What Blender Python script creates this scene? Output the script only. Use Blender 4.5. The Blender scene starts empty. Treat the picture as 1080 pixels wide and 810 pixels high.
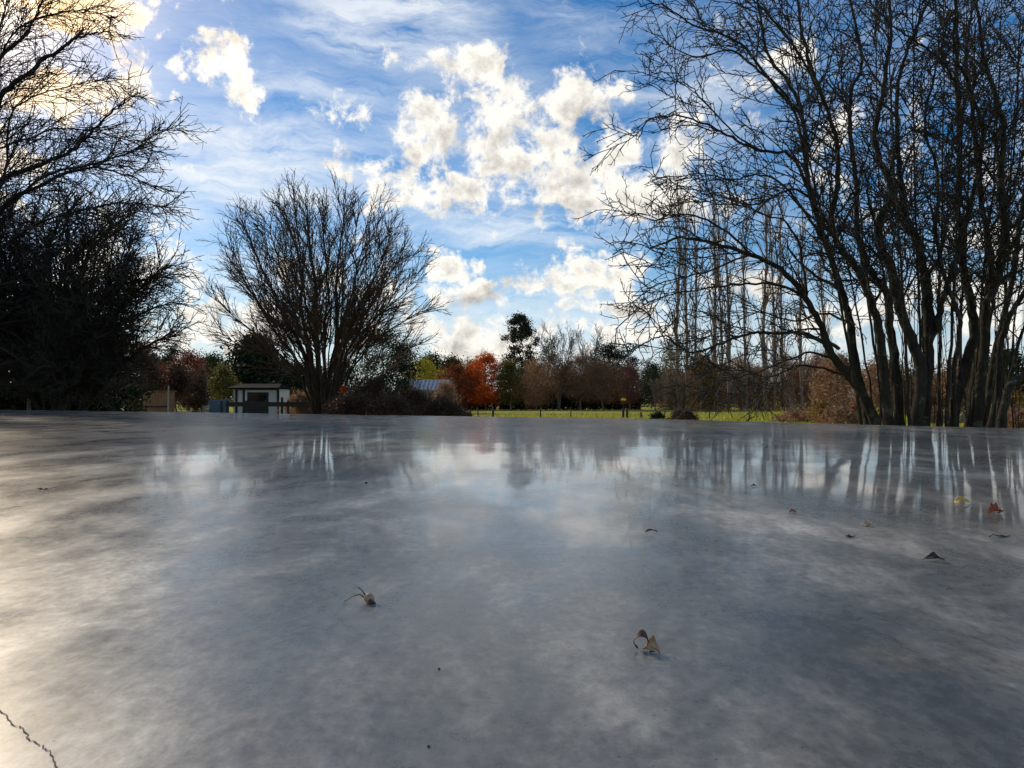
import bpy, math, random
import numpy as np
from mathutils import Vector

random.seed(7)
NR = np.random.RandomState(11)
scene = bpy.context.scene
COL = scene.collection
R = math.radians
F = 800.0; CAMZ = 0.2; PITCH = math.atan(18/800.0)
GZ = -1.0                                    # level of the park ground; the slab top is z = 0

def P(px, py, Y):
    """point at distance Y ahead of the viewpoint, seen at a place in the 1080x810 photo"""
    u = (px-540)/F; v = (405-py)/F
    y = math.cos(PITCH)-v*math.sin(PITCH); z = math.sin(PITCH)+v*math.cos(PITCH)
    k = Y/y
    return (u*k, Y, CAMZ+z*k)
def G(px, Y, z=GZ): return (P(px, 423, Y)[0], Y, z)

# ------------------------------------------------------------------ object helpers
def empty(name, loc, label, cat, group=None):
    o = bpy.data.objects.new(name, None); COL.objects.link(o)
    o.location = loc; o.empty_display_size = .2
    o['label'] = label; o['category'] = cat
    if group: o['group'] = group
    return o
def tag(o, label=None, cat=None, group=None, kind=None):
    for k, v in (('label', label), ('category', cat), ('group', group), ('kind', kind)):
        if v: o[k] = v
    return o
def link(name, me, mat, parent=None):
    o = bpy.data.objects.new(name, me); COL.objects.link(o)
    if mat: me.materials.append(mat)
    if parent:
        o.parent = parent
        o.location = -Vector(parent.location) if parent.parent is None else (0, 0, 0)
    return o
def np_mesh(name, V, Q, smooth=False):
    me = bpy.data.meshes.new(name)
    V = np.asarray(V, dtype=np.float32); Q = np.asarray(Q, dtype=np.int32)
    n, k = Q.shape
    me.vertices.add(len(V)); me.vertices.foreach_set('co', V.ravel())
    me.loops.add(n*k); me.loops.foreach_set('vertex_index', Q.ravel())
    me.polygons.add(n)
    me.polygons.foreach_set('loop_start', np.arange(n, dtype=np.int32)*k)
    me.polygons.foreach_set('loop_total', np.full(n, k, dtype=np.int32))
    if smooth: me.polygons.foreach_set('use_smooth', np.ones(n, dtype=bool))
    me.update(calc_edges=True); me.validate()
    return me

class Tubes:
    """collects tapered tubes along polylines and builds them as one mesh"""
    def __init__(s): s.d = {}
    def add(s, pts, rad, sides=4):
        s.d.setdefault(sides, []).append((pts, rad))
    def build(s, name, mat, parent=None, smooth=True):
        VV = []; QQ = []; off = 0
        for sides, lst in s.d.items():
            P_ = np.concatenate([np.array(p, dtype=np.float64) for p, r in lst])
            R_ = np.concatenate([np.array(r, dtype=np.float64) for p, r in lst])
            ln = np.array([len(p) for p, r in lst]); n = len(P_)
            last = np.cumsum(ln)-1; first = last-ln+1
            nxt = np.arange(n)+1; nxt[last] = last
            prv = np.arange(n)-1; prv[first] = first
            T = P_[nxt]-P_[prv]; T /= (np.linalg.norm(T, axis=1, keepdims=True)+1e-9)
            # a fixed reference per tube keeps it from twisting
            D = P_[last]-P_[first]
            ref = np.where((np.abs(D[:, 2]) > np.linalg.norm(D, axis=1)*.7)[:, None], np.array([[1., 0.13, 0]]), np.array([[0.05, 0.1, 1.]]))
            ref = np.repeat(ref, ln, axis=0)
            A = np.cross(T, ref); A /= (np.linalg.norm(A, axis=1, keepdims=True)+1e-9)
            B = np.cross(T, A)
            a = np.arange(sides)*2*math.pi/sides
            V = P_[:, None, :]+R_[:, None, None]*(np.cos(a)[None, :, None]*A[:, None, :]+np.sin(a)[None, :, None]*B[:, None, :])
            V = V.reshape(-1, 3)
            i = np.arange(n); i = i[nxt != i]
            k = np.arange(sides); k2 = (k+1) % sides
            q = np.stack([i[:, None]*sides+k, i[:, None]*sides+k2, (i[:, None]+1)*sides+k2, (i[:, None]+1)*sides+k], axis=-1).reshape(-1, 4)
            VV.append(V); QQ.append(q+off); off += len(V)
        return link(name, np_mesh(name, np.concatenate(VV), np.concatenate(QQ), smooth), mat, parent)

class MB:
    """collects boxes and polygons as one mesh"""
    def __init__(s): s.v = []; s.f = []
    def box(s, x0, x1, y0, y1, z0, z1, M=None):
        n = len(s.v)
        for z in (z0, z1):
            for x, y in ((x0, y0), (x1, y0), (x1, y1), (x0, y1)):
                s.v.append((x, y, z))
        for q in ((0, 3, 2, 1), (4, 5, 6, 7), (0, 1, 5, 4), (1, 2, 6, 5), (2, 3, 7, 6), (3, 0, 4, 7)):
            s.f.append(tuple(n+i for i in q))
        return s
    def poly(s, pts, faces):
        n = len(s.v); s.v += [tuple(p) for p in pts]; s.f += [tuple(n+i for i in q) for q in faces]; return s
    def build(s, name, mat, parent=None, bevel=0, smooth=False):
        me = bpy.data.meshes.new(name); me.from_pydata(s.v, [], s.f); me.update()
        o = bpy.data.objects.new(name, me); COL.objects.link(o); me.materials.append(mat)
        if parent: o.parent = parent                 # local coordinates of the parent
        if bevel:
            b = o.modifiers.new('bevel', 'BEVEL'); b.width = bevel; b.segments = 2; b.limit_method = 'ANGLE'
        if smooth:
            for p in me.polygons: p.use_smooth = True
        return o

# ------------------------------------------------------------------ materials
def mat(name):
    m = bpy.data.materials.new(name); m.use_nodes = True
    nt = m.node_tree; b = nt.nodes['Principled BSDF']; return m, nt, b
def ramp(nt, stops, fac=None, interp='LINEAR'):
    r = nt.nodes.new('ShaderNodeValToRGB'); r.color_ramp.interpolation = interp
    e = r.color_ramp.elements
    while len(e) < len(stops): e.new(.5)
    for i, (p, c) in enumerate(stops):
        e[i].position = p; e[i].color = (c[0], c[1], c[2], 1) if hasattr(c, '__len__') else (c, c, c, 1)
    if fac is not None: nt.links.new(fac, r.inputs[0])
    return r.outputs[0]
def noise(nt, scale, detail=4, rough=.55, vec=None, dist=0.0):
    n = nt.nodes.new('ShaderNodeTexNoise'); n.inputs['Scale'].default_value = scale
    n.inputs['Detail'].default_value = detail; n.inputs['Roughness'].default_value = rough
    n.inputs['Distortion'].default_value = dist
    if vec is not None: nt.links.new(vec, n.inputs['Vector'])
    return n.outputs[0]
def objco(nt, scale=(1, 1, 1), rot=(0, 0, 0)):
    t = nt.nodes.new('ShaderNodeTexCoord'); m = nt.nodes.new('ShaderNodeMapping')
    m.inputs['Scale'].default_value = scale; m.inputs['Rotation'].default_value = rot
    nt.links.new(t.outputs['Object'], m.inputs['Vector']); return m.outputs[0]
def bump(nt, b, h, strength=.3, dist=.02):
    n = nt.nodes.new('ShaderNodeBump'); n.inputs['Strength'].default_value = strength
    n.inputs['Distance'].default_value = dist
    nt.links.new(h, n.inputs['Height']); nt.links.new(n.outputs[0], b.inputs['Normal']); return n
def math_(nt, op, a, b=None, c=None, clamp=False):
    n = nt.nodes.new('ShaderNodeMath'); n.operation = op; n.use_clamp = clamp
    for i, x in enumerate((a, b, c)):
        if x is None: continue
        if isinstance(x, (int, float)): n.inputs[i].default_value = x
        else: nt.links.new(x, n.inputs[i])
    return n.outputs[0]
def mixc(nt, fac, a, b, mode='MIX'):
    n = nt.nodes.new('ShaderNodeMix'); n.data_type = 'RGBA'; n.blend_type = mode
    for i, x in ((0, fac), (6, a), (7, b)):
        if isinstance(x, (int, float)): n.inputs[i].default_value = x
        elif isinstance(x, tuple): n.inputs[i].default_value = (x[0], x[1], x[2], 1)
        else: nt.links.new(x, n.inputs[i])
    return n.outputs[2]

def m_bark(name, dark, light, lichen=None, scale=9):
    m, nt, b = mat(name)
    v = objco(nt, (1, 1, .28))
    n = noise(nt, scale, 6, .65, v)
    c = ramp(nt, [(.32, dark), (.68, light)], n)
    if lichen:
        l = ramp(nt, [(.56, 0), (.64, 1)], noise(nt, 5, 5, .7, objco(nt)))
        c = mixc(nt, math_(nt, 'MULTIPLY', l, .6), c, lichen)
    nt.links.new(c, b.inputs['Base Color']); b.inputs['Roughness'].default_value = .9
    b.inputs['Specular IOR Level'].default_value = .2
    bump(nt, b, noise(nt, scale*3, 5, .7, v), .7, .03)
    return m
def m_leaf(name, cols, trans=.35):
    m, nt, b = mat(name)
    g = nt.nodes.new('ShaderNodeNewGeometry')
    k = len(cols)
    c = ramp(nt, [(i/max(1, k-1), cols[i]) for i in range(k)], g.outputs['Random Per Island'])
    nt.links.new(c, b.inputs['Base Color']); b.inputs['Roughness'].default_value = .6
    b.inputs['Specular IOR Level'].default_value = .2
    t = nt.nodes.new('ShaderNodeBsdfTranslucent'); nt.links.new(c, t.inputs[0])
    mx = nt.nodes.new('ShaderNodeMixShader'); mx.inputs[0].default_value = trans
    nt.links.new(b.outputs[0], mx.inputs[1]); nt.links.new(t.outputs[0], mx.inputs[2])
    nt.links.new(mx.outputs[0], nt.nodes['Material Output'].inputs[0])
    return m
def m_plain(name, col, rough=.6, var=.25, scale=6, metal=0, bmp=.1):
    m, nt, b = mat(name)
    n = noise(nt, scale, 5, .6, objco(nt))
    d = tuple(x*(1-var) for x in col); l = tuple(min(1, x*(1+var)) for x in col)
    nt.links.new(ramp(nt, [(.3, d), (.7, l)], n), b.inputs['Base Color'])
    b.inputs['Roughness'].default_value = rough; b.inputs['Metallic'].default_value = metal
    if bmp: bump(nt, b, noise(nt, scale*6, 4, .6, objco(nt)), bmp, .01)
    return m

BARK = m_bark('dark bark', (.018, .015, .012), (.055, .047, .038), (.13, .14, .10), 14)
BARKC = m_bark('brown bark', (.022, .015, .011), (.06, .042, .03), None, 8)
BARKL = m_bark('black bark', (.014, .012, .011), (.04, .034, .03), None, 12)
BARKP = m_bark('pale bark', (.11, .095, .08), (.26, .23, .19), None, 3)
BARKG = m_bark('grey bark', (.13, .095, .07), (.30, .225, .165), None, 3)
TWIG = m_plain('twig', (.035, .028, .022), .9, .3, 3, 0, 0)
TWIGC = m_plain('brown twig', (.085, .052, .036), .9, .3, 3, 0, 0)
TWIGG = m_plain('grey twig', (.26, .185, .13), .9, .3, 1, 0, 0)

# ------------------------------------------------------------------ branching
U = random.uniform
def nrm(v):
    l = math.sqrt(v[0]*v[0]+v[1]*v[1]+v[2]*v[2])+1e-9
    return (v[0]/l, v[1]/l, v[2]/l)
def side_dir(d, ang):
    r = nrm((random.gauss(0, 1), random.gauss(0, 1), random.gauss(0, 1)))
    k = d[0]*r[0]+d[1]*r[1]+d[2]*r[2]
    s = nrm((r[0]-k*d[0], r[1]-k*d[1], r[2]-k*d[2]))
    c, si = math.cos(ang), math.sin(ang)
    return (d[0]*c+s[0]*si, d[1]*c+s[1]*si, d[2]*c+s[2]*si)
def walk(p, d, L, seg, wander, pull):
    n = max(2, int(round(L/seg))); st = L/n; pts = [p]
    for i in range(n):
        d = nrm((d[0]+random.gauss(0, wander)+pull[0], d[1]+random.gauss(0, wander)+pull[1], d[2]+random.gauss(0, wander)+pull[2]))
        p = (p[0]+d[0]*st, p[1]+d[1]*st, p[2]+d[2]*st); pts.append(p)
    return pts
def grow(T, pts, r0, r1, lv, cfg, axis):
    """cfg[lv]: children per metre, angle range, length range, radius factor, seg, wander, pull up, pull out, start t"""
    if lv >= len(cfg): return
    c = cfg[lv]
    L = 0; cum = [0]
    for a, b in zip(pts, pts[1:]):
        L += math.dist(a, b); cum.append(L)
    n = L*c['n']; n = int(n)+(1 if random.random() < n-int(n) else 0)
    for j in range(n):
        t = c.get('t0', .12)+(1-c.get('t0', .12))*((j+random.random())/max(1, n))
        s = t*L; i = 0
        while i < len(cum)-2 and cum[i+1] < s: i += 1
        f = (s-cum[i])/(cum[i+1]-cum[i]+1e-9)
        a, b = pts[i], pts[i+1]
        p = (a[0]+(b[0]-a[0])*f, a[1]+(b[1]-a[1])*f, a[2]+(b[2]-a[2])*f)
        d = nrm((b[0]-a[0], b[1]-a[1], b[2]-a[2]))
        nd = side_dir(d, R(U(*c['ang'])))
        out = (p[0]-axis[0], p[1]-axis[1], 0); o = nrm(out) if abs(out[0])+abs(out[1]) > .2 else (0, 0, 0)
        nd = nrm((nd[0]+o[0]*c['out'], nd[1]+o[1]*c['out'], nd[2]+c['up']))
        l = U(*c['len'])*(1-c.get('lt', .45)*t)
        rp = r0+(r1-r0)*t
        ra = max(c['rmin'], min(rp*c['rf'], l*.022))
        rb = max(c['rmin']*.75, ra*.35)
        q = walk(p, nd, l, c['seg'], c['w'], (o[0]*c.get('po', 0), o[1]*c.get('po', 0), c.get('pu', 0)))
        m = len(q)
        T.add(q, [ra+(rb-ra)*k/(m-1) for k in range(m)], 5 if ra > .03 else 3)
        grow(T, q, ra, rb, lv+1, cfg, axis)
def smooth_path(pts, n=4, jit=0.0):
    out = []
    m = len(pts)
    for i in range(m-1):
        p0 = pts[max(0, i-1)]; p1 = pts[i]; p2 = pts[i+1]; p3 = pts[min(m-1, i+2)]
        for k in range(n):
            t = k/n
            out.append(tuple(.5*((2*p1[a])+(-p0[a]+p2[a])*t+(2*p0[a]-5*p1[a]+4*p2[a]-p3[a])*t*t+(-p0[a]+3*p1[a]-3*p2[a]+p3[a])*t*t*t)+(random.gauss(0, jit) if i+k else 0) for a in range(3)))
    out.append(pts[-1])
    return out

def stem_tree(name, label, cat, base, Y, stems, cfg, bark, twig, group=None, jit=.02, rmin=.02, knob=1.0, thin=1.0):
    """stems: (pixel path, base radius, tip radius, depth at base offset, depth at tip offset)"""
    t = empty(name, base, label, cat, group)
    TR = Tubes(); TW = Tubes()
    for path, ra, rb, da, db in stems:
        m = len(path); ra *= thin; rb *= thin
        pts = [P(x, y, Y+da+(db-da)*(i/(m-1))**1.3) for i, (x, y) in enumerate(path)]
        pts = smooth_path(pts, 5, jit)
        k = len(pts)
        rad = [ra+(rb-ra)*(i/(k-1))**.8 for i in range(k)]
        rad = [r*(1+U(-.07, .07)) for r in rad]
        TR.add(pts, rad, 9 if ra > .05 else 5)
        grow(TW, pts, ra, rb, 0, CFG_S if ra < .016 else cfg, (base[0], base[1]))
    TR.build('trunk', bark, t); TW.build('crown', twig, t)
    return t

# ------------------------------------------------------------------ leaves
def quads(C, size, aspect=1.0, up=0.0, var=.4):
    """leaf-sized rhombi round the centres C"""
    n = len(C)
    a = NR.normal(size=(n, 3)); a[:, 2] += up*np.sign(a[:, 2]+1e-6)*2
    a /= np.linalg.norm(a, axis=1, keepdims=True)
    r = NR.normal(size=(n, 3)); b = np.cross(a, r); b /= np.linalg.norm(b, axis=1, keepdims=True)
    s = size*(1+var*NR.uniform(-1, 1, (n, 1)))
    w = s*aspect
    V = np.stack([C-a*s*.5, C+b*w*.5, C+a*s*.5, C-b*w*.5], axis=1).reshape(-1, 3)
    return V, np.arange(n*4).reshape(-1, 4)
PROF = {
    'round': [(0, .45), (.15, .8), (.4, 1), (.65, .95), (.85, .65), (1, .1)],
    'dome': [(0, .8), (.2, 1), (.5, .95), (.8, .6), (1, .15)],
    'cone': [(0, 1), (.3, .85), (.6, .55), (.85, .3), (1, .04)],
    'gum': [(0, .75), (.2, 1), (.4, .7), (.55, .85), (.75, .5), (.9, .4), (1, .08)],
    'umbrella': [(0, .3), (.3, .6), (.55, 1), (.8, .85), (1, .3)],
    'column': [(0, .6), (.2, 1), (.7, .9), (1, .15)],
}
def crown_pts(c, rx, rz, prof, nclump, per, cr, fill=.55):
    """clumps of leaves in an uneven crown: c = centre of the crown's foot"""
    pr = PROF[prof]; ts = [p[0] for p in pr]; rs = [p[1] for p in pr]
    t = NR.uniform(0, 1, nclump); th = NR.uniform(0, 2*math.pi, nclump)
    lob = 1+.22*np.sin(th*3+NR.uniform(0, 6))+.15*np.sin(th*5+t*7+NR.uniform(0, 6))
    rr = np.interp(t, ts, rs)*rx*lob*np.power(NR.uniform(fill*.2, 1, nclump), .45)
    cc = np.stack([c[0]+rr*np.cos(th), c[1]+rr*np.sin(th), c[2]+t*rz], axis=1)
    k = NR.poisson(per, nclump)+2
    C = np.repeat(cc, k, axis=0); S = np.repeat(cr*NR.uniform(.5, 1.3, nclump), k)
    return C+NR.normal(size=C.shape)*S[:, None]*np.array([[1, 1, .75]])
def leafy_tree(name, label, px, Y, top, foot, halfw, leaf, bark, prof='round', nclump=70, per=45, size=.28,
               clump=.5, cat='tree', group=None, aspect=.7, base_z=GZ, up=0, trunk_r=None, lean=0, foliage='crown'):
    if Y > 75 and aspect > .1: size *= .6; per = int(per*2.3)
    b = G(px, Y, base_z)
    ztop = P(px, top, Y)[2]; zf = P(px, foot, Y)[2]; rx = halfw*Y/F
    t = empty(name, b, label, cat, group)
    C = crown_pts((b[0]+lean, b[1], zf), max(.1, rx-clump*.6), max(.1, ztop-zf-clump*.4), prof, nclump, per, clump)
    C[:, 2] = np.maximum(C[:, 2], base_z+.05)
    V, Q = quads(C, size, aspect, up)
    link(foliage, np_mesh('leaves', V, Q), leaf, t)
    T = Tubes(); h = ztop-base_z; r = trunk_r or max(.04, h*.018)
    p = smooth_path([b, (b[0]+lean*.3+U(-.03, .03)*h, b[1], base_z+h*.3), (b[0]+lean*.8, b[1], base_z+h*.6), (b[0]+lean, b[1], base_z+h*.93)], 4, .01*h)
    k = len(p); T.add(p, [r*(1-.85*i/(k-1)) for i in range(k)], 7)
    grow(T, p, r, r*.2, 0, [dict(n=14/h, ang=(35, 65), len=(rx*.7, rx*1.25), rf=.55, rmin=.02, seg=max(.15, rx*.25), w=.12, up=.25, out=.3, t0=.15),
                            dict(n=5/max(.5, rx), ang=(25, 60), len=(rx*.25, rx*.5), rf=.6, rmin=.015, seg=max(.1, rx*.15), w=.15, up=.1, out=.2)], b)
    T.build('trunk', bark, t)
    return t

def bare_tree(name, label, px, Y, top, halfw, bark, twig, nst=5, dens=1.0, fan=.35, group=None, rmin=.02, trunk_r=.12, fork=.15, base_z=GZ, upright=.3, cat='tree'):
    b = G(px, Y, base_z); h = P(px, top, Y)[2]-base_z; rx = halfw*Y/F
    t = empty(name, b, label, cat, group)
    TR = Tubes(); TW = Tubes()
    for i in range(nst):
        th = 2*math.pi*(i+U(-.3, .3))/nst; k = U(.35, 1) if nst > 1 else 0
        hh = h*U(.8, 1)*(1-.15*k)
        e = (b[0]+math.cos(th)*rx*k*.9, b[1]+math.sin(th)*rx*k*.9, base_z+hh)
        f = (b[0]+math.cos(th)*rx*fan*k*.4, b[1]+math.sin(th)*rx*fan*k*.4, base_z+h*fork)
        g = (b[0]+math.cos(th)*rx*k*.6, b[1]+math.sin(th)*rx*k*.6, base_z+h*(fork+.35))
        p = smooth_path([b, f, g, e], 5, h*.004)
        m = len(p); r0 = trunk_r*U(.6, 1)
        TR.add(p, [r0*(1-.88*(j/(m-1))**.8) for j in range(m)], 7)
        grow(TW, p, r0, r0*.15, 0, [
            dict(n=20/h*dens, ang=(22, 48), len=(h*.14, h*.32), rf=.5, rmin=rmin, seg=h*.035, w=.08, up=upright, out=.12, t0=.18, pu=.03),
            dict(n=14/(h*.25)*dens, ang=(20, 48), len=(h*.05, h*.12), rf=.55, rmin=rmin*.8, seg=h*.025, w=.1, up=upright*.6, out=.05),
            dict(n=6/(h*.1)*dens, ang=(20, 50), len=(h*.02, h*.05), rf=.6, rmin=rmin*.7, seg=h*.015, w=.1, up=.2, out=0)], b)
    TR.build('trunk', bark, t); TW.build('crown', twig, t)
    return t

#SETTING
# ------------------------------------------------------------------ sky and light
SUN_AZ, SUN_EL = R(-40.0), R(27.0)
sd = (math.sin(SUN_AZ)*math.cos(SUN_EL), math.cos(SUN_AZ)*math.cos(SUN_EL), math.sin(SUN_EL))
w = bpy.data.worlds.new('World'); scene.world = w; w.use_nodes = True
nt = w.node_tree; nt.nodes.clear(); N = nt.nodes.new; Lk = nt.links.new
sky = N('ShaderNodeTexSky'); sky.sky_type = 'NISHITA'; sky.sun_disc = False
sky.sun_elevation = SUN_EL; sky.sun_rotation = SUN_AZ
sky.altitude = 300; sky.air_density = 1.0; sky.dust_density = .3; sky.ozone_density = 3.0
SKY_STR = .09
tc = N('ShaderNodeTexCoord'); dirv = tc.outputs['Generated']
sep = N('ShaderNodeSeparateXYZ'); Lk(dirv, sep.inputs[0])
az = math_(nt, 'ARCTAN2', sep.outputs[0], sep.outputs[1])
el = math_(nt, 'ARCSINE', sep.outputs[2])
cmb = N('ShaderNodeCombineXYZ'); Lk(az, cmb.inputs[0]); Lk(el, cmb.inputs[1])
def vm(op, a, b=None, scale=None):
    n = N('ShaderNodeVectorMath'); n.operation = op
    for i, x in enumerate((a, b)):
        if x is None: continue
        if isinstance(x, tuple): n.inputs[i].default_value = x
        else: Lk(x, n.inputs[i])
    if scale is not None:
        if isinstance(scale, (int, float)): n.inputs['Scale'].default_value = scale
        else: Lk(scale, n.inputs['Scale'])
    return n
def fbm(scale, detail, rough, vec, dist=0, col=False):
    n = N('ShaderNodeTexNoise'); n.inputs['Scale'].default_value = scale; n.inputs['Detail'].default_value = detail
    n.inputs['Roughness'].default_value = rough; n.inputs['Distortion'].default_value = dist; Lk(vec, n.inputs['Vector'])
    return n.outputs[1] if col else n.outputs[0]
def warp(vec, scale, amt, det=4):
    return vm('ADD', vec, vm('SCALE', vm('SUBTRACT', fbm(scale, det, .6, dirv, 0, True), (.5, .5, .5)).outputs[0], scale=amt).outputs[0]).outputs[0]
def sstep(x, a, b):
    n = N('ShaderNodeMapRange'); n.interpolation_type = 'SMOOTHSTEP'; Lk(x, n.inputs[0]); n.inputs[1].default_value = a; n.inputs[2].default_value = b
    return n.outputs[0]
pw = warp(cmb.outputs[0], 12, .085, 6)
pc = warp(cmb.outputs[0], 4, .10, 5)
def azel(px, py):
    x, y, z = P(px, py, 1.0); z -= CAMZ
    return math.atan2(x, y), math.atan2(z, math.hypot(x, y))
def blobs(lst, pvec):
    acc = None
    for (x, y, rx, ry, s) in lst:
        a, e = azel(x, y)
        d = vm('SUBTRACT', pvec, (a, e, 0)).outputs[0]
        k = math.cos(a)
        d = vm('MULTIPLY', d, (F/rx/k, F/ry/k, 0)).outputs[0]
        l = vm('DOT_PRODUCT', d, d).outputs['Value']
        v = math_(nt, 'MULTIPLY_ADD', l, -.55*s, s)
        acc = v if acc is None else math_(nt, 'SMOOTH_MAX', acc, v, .15)
    return acc
CUM = [(500, 76, 52, 30, .86), (545, 104, 60, 34, .84), (600, 98, 48, 30, .8), (448, 118, 34, 34, .78), (450, 160, 44, 36, .9), (520, 140, 60, 34, .72), (620, 130, 40, 34, .72), (422, 195, 34, 24, .85), (480, 205, 50, 22, .85),
       (530, 185, 50, 32, .9), (600, 200, 56, 42, 1.15), (640, 165, 40, 46, 1.0), (575, 145, 50, 34, .8), (654, 92, 16, 32, .95), (480, 150, 50, 40, .75), (555, 170, 60, 40, .8), (672, 205, 40, 30, .85), (712, 175, 34, 36, .8),
       (186, 56, 22, 16, .95), (215, 58, 30, 24, 1.2), (238, 62, 22, 22, 1.15), (254, 78, 17, 34, 1.1), (190, 103, 7, 7, .7), (376, 165, 24, 14, .8), (360, 180, 20, 10, .7), (480, 279, 30, 16, 1.05), (465, 258, 26, 8, .8),
       (548, 296, 32, 19, 1), (622, 287, 48, 24, 1.15), (500, 320, 60, 16, .95), (470, 345, 80, 22, 1.05), (545, 350, 60, 20, 1.0), (500, 370, 110, 16, 1.0), (600, 325, 40, 10, .8), (690, 350, 60, 12, .8), (658, 325, 40, 8, .85),
       (208, 330, 28, 16, 1.05), (180, 352, 66, 18, 1.05), (250, 352, 70, 20, 1.05), (188, 240, 14, 10, .7), (200, 300, 12, 9, .6),
       (30, -10, 90, 34, 1.4), (110, 0, 60, 20, 1.0), (55, 105, 65, 30, 1.1), (10, 180, 60, 40, .8), (100, 290, 70, 30, .8), (60, 340, 120, 30, .9),
       (330, 290, 40, 24, .75), (300, 340, 60, 18, .85), (400, 320, 40, 22, .7), (790, 310, 50, 24, .9), (850, 350, 60, 22, .9), (770, 215, 30, 16, .6), (960, 320, 60, 34, 1), (1060, 250, 40, 40, .8),
       (830, 70, 30, 18, .6), (890, 130, 34, 24, .6), (1040, 330, 50, 30, .9), (1150, 150, 90, 60, .9), (-160, 30, 120, 60, 1.1), (-200, 300, 120, 60, 1.1), (1250, 330, 120, 50, 1)]
bf = blobs(CUM, pw)
NS = 11
n1 = fbm(NS, 12, .62, dirv, .15)
n2 = fbm(NS, 12, .62, vm('ADD', dirv, (sd[0]*.02, 0, sd[2]*.035)).outputs[0], .15)
nb = fbm(5, 3, .5, dirv, 0)
gen = fbm(2.3, 6, .6, dirv, .3)
back = math_(nt, 'MULTIPLY_ADD', sep.outputs[1], -1.2, -.25, clamp=True)
genc = math_(nt, 'MULTIPLY', math_(nt, 'MULTIPLY_ADD', gen, 9, -4.7, clamp=True), back)
bf = math_(nt, 'MAXIMUM', bf, genc)
n4 = fbm(21, 8, .66, dirv, .35)
dens = math_(nt, 'ADD', bf, math_(nt, 'MULTIPLY_ADD', n1, 3.4, -1.9))
dens = math_(nt, 'ADD', dens, math_(nt, 'MULTIPLY_ADD', n4, 3.4, -1.78))
cum = sstep(dens, .0, .65)
core = sstep(dens, .45, 1.45)
rel = math_(nt, 'MULTIPLY', math_(nt, 'SUBTRACT', n1, n2), 2.2)
ang = math_(nt, 'ARCCOSINE', vm('DOT_PRODUCT', dirv, sd).outputs['Value'])
aur = math_(nt, 'EXPONENT', math_(nt, 'MULTIPLY', ang, -5.5))
aur2 = math_(nt, 'EXPONENT', math_(nt, 'MULTIPLY', ang, -17.0))
lum = math_(nt, 'MULTIPLY_ADD', core, -.36, .99)
lum = math_(nt, 'ADD', lum, rel)
lum = math_(nt, 'MAXIMUM', math_(nt, 'MINIMUM', lum, 1.05), .38)
ccol = ramp(nt, [(.38, (.56, .60, .66)), (.66, (.90, .86, .79)), (1.0, (1.0, .96, .88))], lum)
ccol = mixc(nt, math_(nt, 'MINIMUM', math_(nt, 'MULTIPLY', aur2, 14.0), .8), ccol, (1.0, .66, .34))
lum = math_(nt, 'MULTIPLY', lum, math_(nt, 'MULTIPLY_ADD', aur, .7, .9))
cl = vm('SCALE', ccol, scale=math_(nt, 'MULTIPLY', lum, 1/SKY_STR)).outputs[0]
mp = N('ShaderNodeMapping'); Lk(pc, mp.inputs[0]); mp.inputs['Scale'].default_value = (2.4, 12, 1); mp.inputs['Rotation'].default_value = (0, 0, R(7))
ci = fbm(2.0, 12, .68, mp.outputs[0], .25)
CIR = [(420, 28, 110, 40, 1.2), (260, 165, 140, 50, 1.15), (330, 100, 130, 26, .7), (560, 245, 140, 24, 1.0), (640, 20, 110, 40, .5), (300, 195, 120, 30, 1.0), (160, 210, 90, 40, .9),
       (230, 290, 120, 40, .8), (600, 350, 220, 50, .9), (100, 60, 120, 60, .5), (720, 100, 90, 50, .7), (900, 60, 160, 80, .2), (400, 240, 120, 60, .6), (500, 150, 150, 90, .6)]
cb = math_(nt, 'MAXIMUM', blobs(CIR, pc), .3)
cir = math_(nt, 'MULTIPLY', math_(nt, 'MULTIPLY_ADD', ci, 3.6, -1.15, clamp=True), math_(nt, 'MINIMUM', cb, 1.0))
cir = math_(nt, 'MULTIPLY', cir, .85)
skyc = N('ShaderNodeHueSaturation'); Lk(sky.outputs[0], skyc.inputs['Color']); skyc.inputs['Saturation'].default_value = 1.48
hz_ = sstep(math_(nt, 'MULTIPLY', el, -1.0), -.20, .0)
skyh = mixc(nt, math_(nt, 'MULTIPLY', hz_, .75), skyc.outputs[0], tuple(x/SKY_STR for x in (.50, .60, .70)))
c1 = mixc(nt, cir, skyh, tuple(x/SKY_STR for x in (.80, .84, .88)))
c2 = mixc(nt, cum, c1, cl)
c3 = vm('ADD', c2, vm('SCALE', (1.0/SKY_STR, .70/SKY_STR, .36/SKY_STR), scale=math_(nt, 'MULTIPLY', aur2, 9.0)).outputs[0]).outputs[0]
bg = N('ShaderNodeBackground'); Lk(c3, bg.inputs[0]); bg.inputs[1].default_value = SKY_STR
out = N('ShaderNodeOutputWorld'); Lk(bg.outputs[0], out.inputs[0])
w.cycles.sampling_method = 'MANUAL'; w.cycles.sample_map_resolution = 512

sl = bpy.data.lights.new('sun', 'SUN'); sl.energy = 2.4; sl.angle = R(1.0); sl.color = (1, .82, .6)
so = bpy.data.objects.new('sun', sl); COL.objects.link(so)
so.rotation_euler = Vector(sd).to_track_quat('Z', 'Y').to_euler()

cam = bpy.data.cameras.new('camera'); co = bpy.data.objects.new('camera', cam); COL.objects.link(co)
cam.sensor_width = 36; cam.lens = 36*F/1080; cam.clip_start = .02; cam.clip_end = 5000
co.location = (0, 0, CAMZ); co.rotation_euler = (R(90)+PITCH, 0, 0)
scene.camera = co
scene.view_settings.view_transform = 'Standard'; scene.view_settings.look = 'None'
scene.view_settings.exposure = .18; scene.view_settings.gamma = 1

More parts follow.
